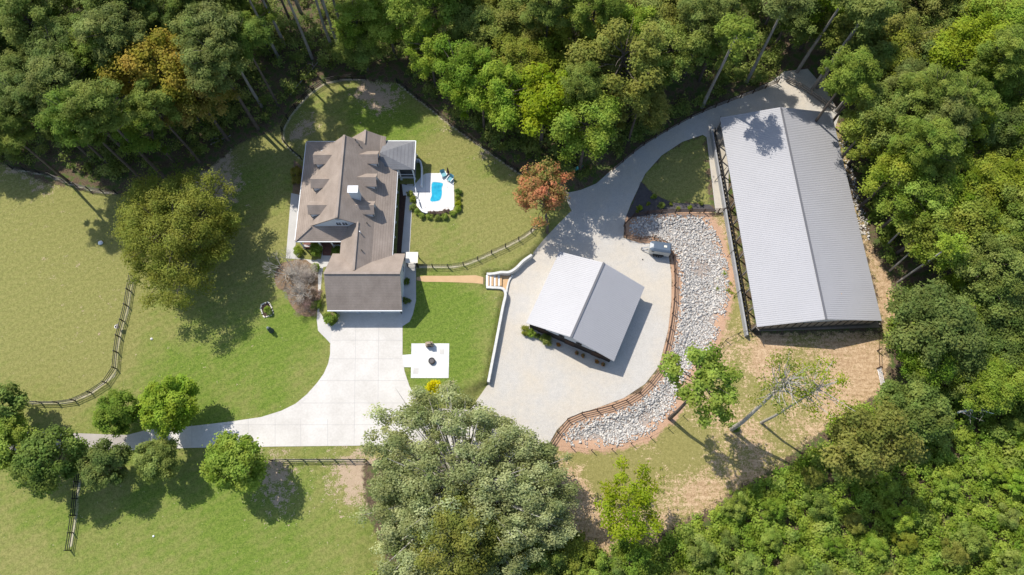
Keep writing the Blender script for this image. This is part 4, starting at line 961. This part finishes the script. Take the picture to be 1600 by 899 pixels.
# bare ornamental tree and its beds
def bare_tree(px, py, seed, label, H_=4.5, R=4.0, n=11):
    x, y, z = G(px, py); e = empty('bare_tree', (x, y, z), 0, label, 'tree'); r_ = random.Random(seed)
    MB().tube([(0,0,-.2),(0,0,.9)], [.16,.13], 7).build('trunk', M['barkp'], e); q = MB()
    def br(p, d, L_, r, lv):
        a = p + d*L_*.5 + Vector((r_.uniform(-.1,.1), r_.uniform(-.1,.1), 0)); b_ = a + (d + Vector((r_.uniform(-.25,.25), r_.uniform(-.25,.25), .1))).normalized()*L_*.5
        q.tube([p, a, b_], [r, r*.8, r*.55], 4)
        if lv > 0:
            for _ in range(3 if lv > 1 else 4):
                dd = (d + Vector((r_.uniform(-.8,.8), r_.uniform(-.8,.8), r_.uniform(-.2,.5)))).normalized(); br(b_, dd, L_*.72, r*.55, lv-1)
    for i in range(n):
        t = 2*math.pi*i/n + r_.uniform(-.2,.2); br(Vector((0,0,.8)), Vector((math.cos(t), math.sin(t), r_.uniform(.5,1.3))).normalized(), R*.36, .07, 3)
    q.build('branches', M['barkp'], e)
bare_tree(452, 430, 3, 'leafless pale grey tree over the mulch bed left of the garage', R=4.4, n=9)
bare_tree(474, 462, 8, 'smaller leafless grey tree just below and right of the larger bare one', R=3.0, n=8)
for px, py, s, lm, lab in ((462,425,1.1,'twig','greyish twiggy shrub under the bare tree, upper left in the bed'),(483,428,1.0,'twig','greyish twiggy shrub by the path bend in the bed'),(470,455,1.1,'twig','brown grey shrub in the middle of the tree bed'),(478,480,1.0,'plum','plum tinted shrub at the bottom of the tree bed'),
    (490,462,.7,'plum','dark plum shrub beside the curved path'),(494,475,.5,'bright','small green shrub beside the curved path'),(493,418,.45,'green','small green shrub at the path corner'),
    (517,497,.75,'dkgreen','round green shrub at the left corner of the garage doors'),(494,390,.75,'green','green shrub left of the porch steps'),(527,392,.55,'dkgreen','green shrub right of the porch steps'),(466,392,.5,'green','low shrub at the porch corner'),
    (463,268,.55,'gold','yellow orange shrub beside the left wall of the house'),(464,281,.5,'gold','smaller gold shrub beside the left wall of the house, lower of two'),
    (679,606,.75,'straw','bright yellow shrub beside the utility box'),(418,484,.35,'green','small green plant in the planter bed'),(421,489,.3,'dkgreen','low dark plant at the lower end of the planter bed'),
    (634,470,.4,'dkgreen','dark shrub in the narrow bed beside the garage wall, lower one'),(635,440,.35,'dkgreen','dark shrub in the narrow bed beside the garage wall, upper one')):
    plant('twiggy' if 'under the bare' in lab or 'twiggy' in lab or 'in the middle' in lab or 'plum tinted' in lab else 'shrub', px, py, s, lm, lab, 'shrub', name='shrub')
ring_ = [(641,303,'green'),(645.5,311,'yellow'),(645,324,'bright'),(652,331,'bright'),(659.5,337.5,'bright'),(670.5,338,'bright'),(684,340,'bright'),(695,338.5,'bright'),(707.5,334,'bright'),(716,326.5,'bright'),(716.5,318,'yellow'),(715.5,310,'yellow'),(716,300,'dkgreen')]
names_ = ['at the upper left of','second from the upper left of','third down the left side of','at the lower left corner of','first along the bottom of','second along the bottom of','third along the bottom of','fourth along the bottom of','at the lower right corner of','lowest on the right side of','pale yellow, middle of the right side of','pale yellow, upper middle of the right side of','dark, topmost on the right side of']
for (px, py, lm), nn_ in zip(ring_, names_): plant('shrub', px, py, .34, lm, 'small rounded shrub, ' + nn_ + ' the pool deck border', 'shrub', 'shrubs round the pool deck', name='shrub')
for i in range(9): plant('shrub', 664+i*4.6+rnd.uniform(-1,1), 333+(i>6)*(-3), .22, 'plum', ['first','second','third','fourth','fifth','sixth','seventh','eighth','last'][i] + ' purplish plant from the left along the bottom edge of the pool deck', 'plant', 'purplish plants below the pool deck', name='shrub')
for i, (px, py, s, lm) in enumerate(((1000,325,.3,'yellow'),(1013,318,.22,'yellow'),(1022,307,.3,'green'),(1034,321,.35,'green'),(1060,326,.22,'yellow'),(1078,325,.25,'yellow'),(1096,318,.25,'green'),(1048,319,.2,'yellow'),(996,331,.2,'yellow'))):
    plant('shrub', px, py, s, lm, ['tuft at the left end','tuft near the left end','tuft highest','green tuft left of the middle','tuft middle right','tuft second from the right','tuft at the right end','tuft in the middle','lowest tuft at the left corner'][i] + ' of the dark mulch above the rock bed', 'plant', 'tufts in the dark mulch bed', name='shrub')
# pots and shrubs in front of the stable
for i, (xx, sc_, lm) in enumerate(((.3,.5,'olive'),(1.0,.45,'bright'),(2.1,.3,'dkgreen'),(3.6,.55,'green'))):
    x, y, z = mloc(xx, -.45); cm_, tm_, zc = PR['shrub'][i % 3]
    e = empty('shrub', (x, y, z), i, ['olive shrub at the left front corner of the stable','bright green shrub second along the stable front','small dark shrub third along the stable front','wide green shrub before the left stable door'][i], 'shrub'); e.scale = (sc_,)*3
    inst('stems', tm_, e); inst('foliage', cm_, e, L[lm])
for i, xx in enumerate((5.6, 8.6, 9.6, 11.9, 12.9)):
    x, y, z = mloc(xx, -.35); e = empty('potted_plant', (x, y, z), 0, 'dark round pot with a ' + ['pink','rust','small tan','rust','tan'][i] + ' plant, ' + ['first','second','third','fourth','fifth'][i] + ' from the left', 'plant pot', 'pots before the stable')
    MB().lathe((0,0,0), [(.2,0),(.28,.4),(.25,.4),(.05,.34)], 12).build('pot', M['dark'], e); o = inst('flowers', PR['shrub'][i%3][0], e, L['red'], (0,0,.15)); o.scale = (.2,)*3

# ------------------------------------------------------------ woods
taken = [(1480,640),(1500,665),(1460,620),(1515,690)]
def free(px, py, d):
    for a, b_ in taken:
        if (a-px)**2 + (b_-py)**2 < d*d: return False
    taken.append((px, py)); return True
def spot(kind, px, py, s, lm, label, group=None, bark=None):
    taken.append((px, py)); return plant(kind, px, py, s, lm, label, group=group, bark=bark)
taken += [(225,80),(285,80),(225,140),(262,150),(330,120),(340,165),(290,190)]
spot('broad', 250, 112, 1.35, 'gold', 'golden tinted tree standing out of the dark woods at the upper left')
spot('broad', 308, 152, 1.1, 'gold', 'smaller golden brown tree just below right of the golden one')
spot('broad', 975, 85, 1.5, 'olive', 'broad olive green tree with drooping sprays above the gravel lane')
spot('broad', 930, 120, 1.1, 'olive', 'olive drooping tree just left and below the broadest one above the lane')
spot('pine', 905, 140, 1.0, 'pine', 'pine leaning over the fence above the reddish tree')
spot('broad', 1120, 60, 1.0, 'bright', 'bright green flat topped pine above the lane', bark=M['bark'])
spot('broad', 1510, 85, 1.25, 'yellow', 'yellow green crown, the brightest at the upper right')
spot('tuft', 1350, 690, 1.3, 'olive', 'olive tree with dead grey twigs at the pasture edge, lower right')
spot('round', 1430, 640, 1.5, 'dkgreen', 'dark green round tree just right of the olive one with dead twigs')
spot('low', 1450, 510, 1.35, 'dkgreen', 'large dark green tree right of the arena end')
spot('low', 1545, 470, 1.25, 'dkgreen', 'dark green tree near the right edge beside the larger dark one')
single(dict(seed=61, R=4.6, Rz=3.8, zc=9, ncl=62, rc=.95, nper=120, l=.15, wd=.11, m=L['yellow'], tr=.16, limb=.6), 982, 788, 'yellow', 'airy yellow green tree between the huge oak and the dry pasture'); taken.append((982,788))
spot('tuft', 1340, 140, 1.0, 'green', 'light green tree just right of the top corner of the arena')
# tall pines whose bare trunks show at the top
def tallpine(bx, by, label, zt=22, R=3.4, seed=1, lean=(0,0), tr=.24):
    cm_, tm_, zc = crown('tallpine', seed, R, 2.6, zt, 38, .9, 200, .24, .08, L['pine'], low=-.3, tr=tr, limb=.3, flat=.6, lean=lean)
    x, y, z = G(bx, by); e = empty('pine_tree', (x, y, z), 0, label, 'tree'); inst('trunk', tm_, e, M['barkg']); inst('crown', cm_, e)
for i, (bx, by, zt, lab) in enumerate(((470,20,22,'pine crown crossing the top edge above the dark trunks'),(512,25,22,'second pine crown crossing the top edge above the dark trunks'),(575,70,20,'pine just left of the dark gap above the back fence'),(1097,168,19,'tall pine with a long bare trunk beside the lane above the arena'),(1167,128,19,'pine with bare trunk second along the lane above the arena'),(1245,113,19,'slender pine with pale trunk at the end of the lane'),
    (1268,141,20,'tall pine with paired trunks look above the arena corner'),(1276,138,19,'pine right behind the one above the arena corner'),(1306,174,13,'short leaning pine touching the upper right corner of the arena roof'),
    (488,92,21,'tall pine with long bare trunk above the back fence'),(409,167,20,'tall pine with bare trunk left of the back fence'),(436,92,22,'tall bare trunked pine near the top edge, left of the back fence'),(532,82,21,'tall pine with bare trunk above the house, middle of three'),(520,78,22,'tall pine with bare trunk above the house, leftmost of three'),(445,70,22,'rearmost tall pine near the top edge'),(540,60,22,'tall pine with bare trunk above the house, rightmost of three'))):
    tallpine(bx, by, lab, zt, seed=700+i*3, tr=.26 if i < 6 else .22, lean=(rnd.uniform(-.6,.6), rnd.uniform(-.5,.5)), R=3.0)
for i, (a, tp, zt, lab) in enumerate((((1403,441),(1487,383),15,'leaning pale trunked tree right of the arena'),((1390,424),(1432,386),9,'shorter dark trunk leaning right of the arena'),((1384,385),(1428,340),10,'leaning bare trunk in the brush right of the arena'),((1345,245),(1400,212),9,'fallen looking grey trunk in the shade right of the arena'))):
    a_ = G(*a); b_ = P(tp[0], tp[1], a_[2]+zt); d = Vector((b_[0]-a_[0], b_[1]-a_[1], zt))
    e = empty('leaning_tree', a_, 0, lab, 'tree'); MB().tube([Vector((0,0,-.2)), d*.35+Vector((.1,.1,0)), d*.7, d], [.17,.14,.11,.05], 7).build('trunk', M['barkp'], e)
    v, t_ = leaves([d+Vector((rnd.uniform(-1.5,1.5), rnd.uniform(-1.5,1.5), rnd.uniform(-.6,1))) for _ in range(12)], [.8]*12, 120, .17, .12, 900+i)
    o = bpy.data.objects.new('crown', leafmesh('lean_crown', v, t_, L['green'])); COL.objects.link(o); o.parent = e
WT = []
OPEN = [Pn(LAWNS[0], 0), Pn(DRY, -1), Pn(COURT, -1)]
def rooted(px, py, z):
    x, y, _ = P(px, py, z - .5); X, Y = np.array([x]), np.array([y])
    return not any(inside(X, Y, p)[0] for p in OPEN)
def woods(poly, step, kinds, group, labelend, jitter=.5, zcut=None):
    poly = np.array(poly, float); mn, mx = poly.min(0), poly.max(0); y = mn[1]; row = 0
    while y < mx[1]:
        x = mn[0] + (row % 2) * step / 2
        while x < mx[0]:
            px, py = x + rnd.uniform(-jitter, jitter)*step*.7, y + rnd.uniform(-jitter, jitter)*step*.7
            if inside(np.array([px]), np.array([py]), poly)[0] and free(px, py, step*.62):
                k_, lm, s0, s1, ds = kinds[rnd.randrange(len(kinds))]
                s_ = rnd.uniform(s0, s1)
                if not rooted(px, py, PR[k_][0][2]*s_): k_ = 'low'; s_ = rnd.uniform(.9, 1.1); ds = ds.replace('pine', 'tree')
                if not rooted(px, py, PR[k_][0][2]*s_): continue
                WT.append((ds, px, py, labelend)); WT[-1] += (plant(k_, px, py, s_, lm, ds + ' ' + labelend, 'tree', ds + ' ' + group, name='pine_tree' if k_ == 'pine' else 'tree'),)
            x += step
        y += step * .86; row += 1
TL = [(-70,-70),(425,-70),(410,30),(375,90),(350,140),(320,185),(285,212),(240,222),(160,232),(60,222),(-70,205)]
woods(TL, 44, [('pine','pine',.95,1.3,'blue green pine'),('pine','pine',1.0,1.35,'blue green pine'),('pine','dkgreen',1.0,1.3,'dark pine'),('broad','dkgreen',.8,1.0,'dark green broadleaf tree'),('broad','green',.75,1.0,'mid green broadleaf tree'),('tuft','olive',.9,1.1,'olive green tree')],
      'of the upper left woods', 'in the dense woods at the upper left')
woods([(545,-60),(640,-60),(640,60),(615,90),(560,85)], 48, [('broad','green',.8,1,'mid green broadleaf tree'),('pine','pine',1,1.2,'blue green pine')], 'above the house', 'in the woods just above the house')
woods([(660,-70),(1190,-70),(1165,20),(1085,50),(1060,120),(1010,165),(930,200),(860,215),(790,195),(735,165),(690,130),(660,60)], 51,
      [('broad','green',.85,1.15,'mid green broadleaf tree'),('broad','green',.9,1.15,'mid green broadleaf tree'),('broad','dkgreen',.85,1.1,'dark green broadleaf tree'),('tuft','yellow',1.0,1.25,'yellowish green tree'),('pine','pine',1.0,1.3,'blue green pine'),('broad','olive',.9,1.1,'olive broadleaf tree')],
      'of the upper middle woods', 'in the woods along the top, above the pool lawn and lane')
woods([(1200,-70),(1680,-70),(1680,240),(1340,240),(1330,160),(1300,60),(1215,20)], 48, [('broad','green',.9,1.2,'mid green broadleaf tree'),('broad','olive',.9,1.1,'olive broadleaf tree'),('tuft','yellow',1.0,1.3,'yellowish green tree'),('broad','dkgreen',.9,1.15,'dark green broadleaf tree'),('pine','pine',1,1.2,'blue green pine')],
      'of the upper right woods', 'in the woods at the upper right')
woods([(1385,250),(1680,240),(1680,440),(1500,440),(1460,400),(1420,330)], 48, [('broad','yellow',.8,1.1,'yellow green broadleaf tree'),('tuft','yellow',1.0,1.3,'yellowish green tree'),('broad','bright',.8,1.05,'bright green broadleaf tree'),('broad','green',.85,1.1,'mid green broadleaf tree')],
      'of the middle right woods', 'in the woods right of the arena')
woods([(1430,450),(1680,440),(1680,620),(1520,600),(1440,590),(1410,540)], 46, [('low','dkgreen',.8,1.1,'dark green broadleaf tree'),('low','green',.8,1.1,'mid green broadleaf tree')],
      'of the lower right woods', 'in the darker woods at the right, below the arena end')
# young growth at the lower right and bottom
woods([(1010,870),(1110,800),(1200,760),(1260,720),(1330,760),(1400,720),(1500,680),(1680,650),(1680,960),(960,960)], 58, [('sapling','bright',.5,.95,'bright green young tree'),('sapling','bright',.5,.8,'bright green young tree'),('sapling','green',.5,.9,'mid green young tree'),('sapling','dkgreen',.5,.8,'dark green young tree'),('sapling','olive',.5,.8,'olive young tree')],
      'of the lower right thicket', 'in the thicket at the lower right')
woods([(590,880),(640,862),(700,880),(800,870),(880,850),(960,840),(1010,850),(1010,970),(590,970)], 42, [('sapling','yellow',1.0,1.5,'yellow green young tree'),('sapling','bright',1.0,1.4,'bright green young tree'),('sapling','dkgreen',1.0,1.3,'dark green young tree')],
      'along the bottom edge', 'along the bottom edge below the huge oak')
LM = [('the top left corner',0,0),('the left edge bend of the woods',0,200),('the golden tree',255,92),('the very large olive shade tree',278,262),('the bare pine trunks above the back fence',450,60),('the bare trunks above the house',540,50),
      ('the top of the back fence',620,120),('the diagonal back fence',760,150),('the reddish maple',850,230),('the drooping olive tree',975,85),('the pine with long bare trunk by the lane',1120,90),
      ('the middle of the top edge',800,0),('the top right corner',1600,0),('the brightest crown',1510,85),('the arena top right corner',1310,170),('the arena right side middle',1400,300),('the right edge middle',1600,400),('the large tree past the arena end',1460,510),
      ('the bleached dead tree',1490,650),('the olive tree with dead twigs',1350,690),('the bottom right corner',1600,899),('the airy yellow green tree',980,790),('the huge oak underside',740,880),('the thicket middle',1300,830),('the bottom edge under the thicket',1150,890)]
cl = {}
for ds, px, py, le, ob in WT:
    nm_, lx, ly = min(LM, key=lambda q: (q[1]-px)**2 + (q[2]-py)**2); dx, dy = px-lx, py-ly
    dr = ('right of' if dx > 0 else 'left of') if abs(dx) > abs(dy) else ('below' if dy > 0 else 'above')
    cl.setdefault((ds, dr, nm_), []).append((dx*dx+dy*dy, ob))
ORD = ['nearest', 'second nearest', 'third nearest', 'fourth nearest', 'fifth nearest', 'sixth nearest', 'seventh nearest', 'eighth nearest']
for (ds, dr, nm_), l_ in cl.items():
    l_.sort(key=lambda q: q[0])
    for i, (_, ob) in enumerate(l_): ob['label'] = (lambda q: q if len(q.split()) <= 16 else q.replace('broadleaf ', ''))((ds + ' ' + dr + ' ' + nm_) if len(l_) == 1 else (ds + ', ' + ORD[min(i, 7)] + ' ' + dr + ' ' + nm_))
# dead pale tree
e = empty('dead_tree', G(1478, 650), 0, 'bleached white dead tree spreading its bare branches in the lower right thicket', 'tree')
q = MB(); q.tube([(0,0,0),(.6,.2,2.5),(1.6,.3,4.6),(3.2,-.6,5.6)], [.16,.14,.1,.03], 6); q.build('trunk', M['white'], e); q = MB()
for i in range(16):
    s = Vector((rnd.uniform(.3,2.6), rnd.uniform(-.2,.4), rnd.uniform(3,5))); q.tube([s, s+Vector((rnd.uniform(-1,1.2), rnd.uniform(-1.2,1), .5)), s+Vector((rnd.uniform(-1.5,2), rnd.uniform(-1.8,1.4), 1))], [.05,.035,.012], 5)
q.build('branches', M['barkp'], e)

# undergrowth: uncountable brush filling the woods floor and the thicket
def brush(name, polys, step, r0, r1, h0, h1, nper, l, wd, m, label, seed, cut=None):
    g = np.random.default_rng(seed); C = []; Rr = []
    for poly in polys:
        W = Pn(poly, -.5); mn, mx = W.min(0), W.max(0); n = int((mx[0]-mn[0])*(mx[1]-mn[1])/(step*step))
        X = g.uniform(mn[0], mx[0], n); Y = g.uniform(mn[1], mx[1], n); k = inside(X, Y, W); X, Y = X[k], Y[k]
        if cut is not None:
            f = np.sin(X*.35+1.3*np.sin(Y*.21))+np.sin(Y*.4+seed)+g.normal(size=len(X))*.6; X, Y = X[f > cut], Y[f > cut]
        Z = height(X, Y) + g.uniform(h0, h1, len(X)); C.append(np.stack([X, Y, Z], 1)); Rr.append(g.uniform(r0, r1, len(X)))
    v, t_ = leaves(np.concatenate(C), np.concatenate(Rr), nper, l, wd, seed, flat=.75)
    o = bpy.data.objects.new(name, leafmesh(name, v, t_, m)); COL.objects.link(o); tag(o, label, 'undergrowth', kind='stuff')
WTL = [(-100,-80),(640,-80),(640,100),(575,112),(505,118),(465,150),(420,195),(360,215),(300,270),(200,285),(110,275),(-100,235)]
WTM = [(640,-80),(1230,-80),(1215,115),(1140,148),(1040,190),(960,250),(900,285),(840,275),(760,225),(690,170),(640,125)]
WTR = [(1240,-80),(1750,-80),(1750,620),(1420,600),(1400,500),(1420,400),(1370,330),(1330,210),(1300,110)]
TH = [(600,970),(700,930),(880,860),(1010,850),(1110,800),(1200,742),(1250,720),(1300,660),(1400,610),(1750,600),(1750,1000),(600,1000)]
brush('woodland_brush', [WTL, WTM], 1.05, .5, 1.3, .1, 2.4, 105, .15, .11, L['green'], 'dark leafy brush on the floor of the woods along the top', 51, cut=-1.0)
brush('roadside_brush', [WTR, [(1318,215),(1345,230),(1420,400),(1420,560),(1385,560),(1395,430),(1340,300)]], 1.5, .4, 1.2, .1, 1.5, 70, .19, .13, L['bright'], 'light green brush on the woods floor right of the arena', 52, cut=-.7)
brush('thicket', [TH], .75, .4, 1.0, .3, 2.0, 110, .14, .1, L['bright'], 'rolling mass of mixed green scrub at the lower right', 53, cut=None)
brush('bright_scrub', [TH], 2.0, .5, 1.2, 1.0, 3.0, 170, .15, .11, L['bright'], 'brighter leafy vines lying over the scrub at the lower right', 54, cut=-.2)
brush('pasture_weeds', [[(880,780),(960,740),(1040,720),(1040,800),(960,850),(900,840)], [(1110,440),(1140,420),(1165,520),(1120,560)]], 1.1, .15, .4, 0, .15, 22, .12, .05, L['yellow'], 'low yellowish weeds scattered over the dry pasture', 55, cut=.2)
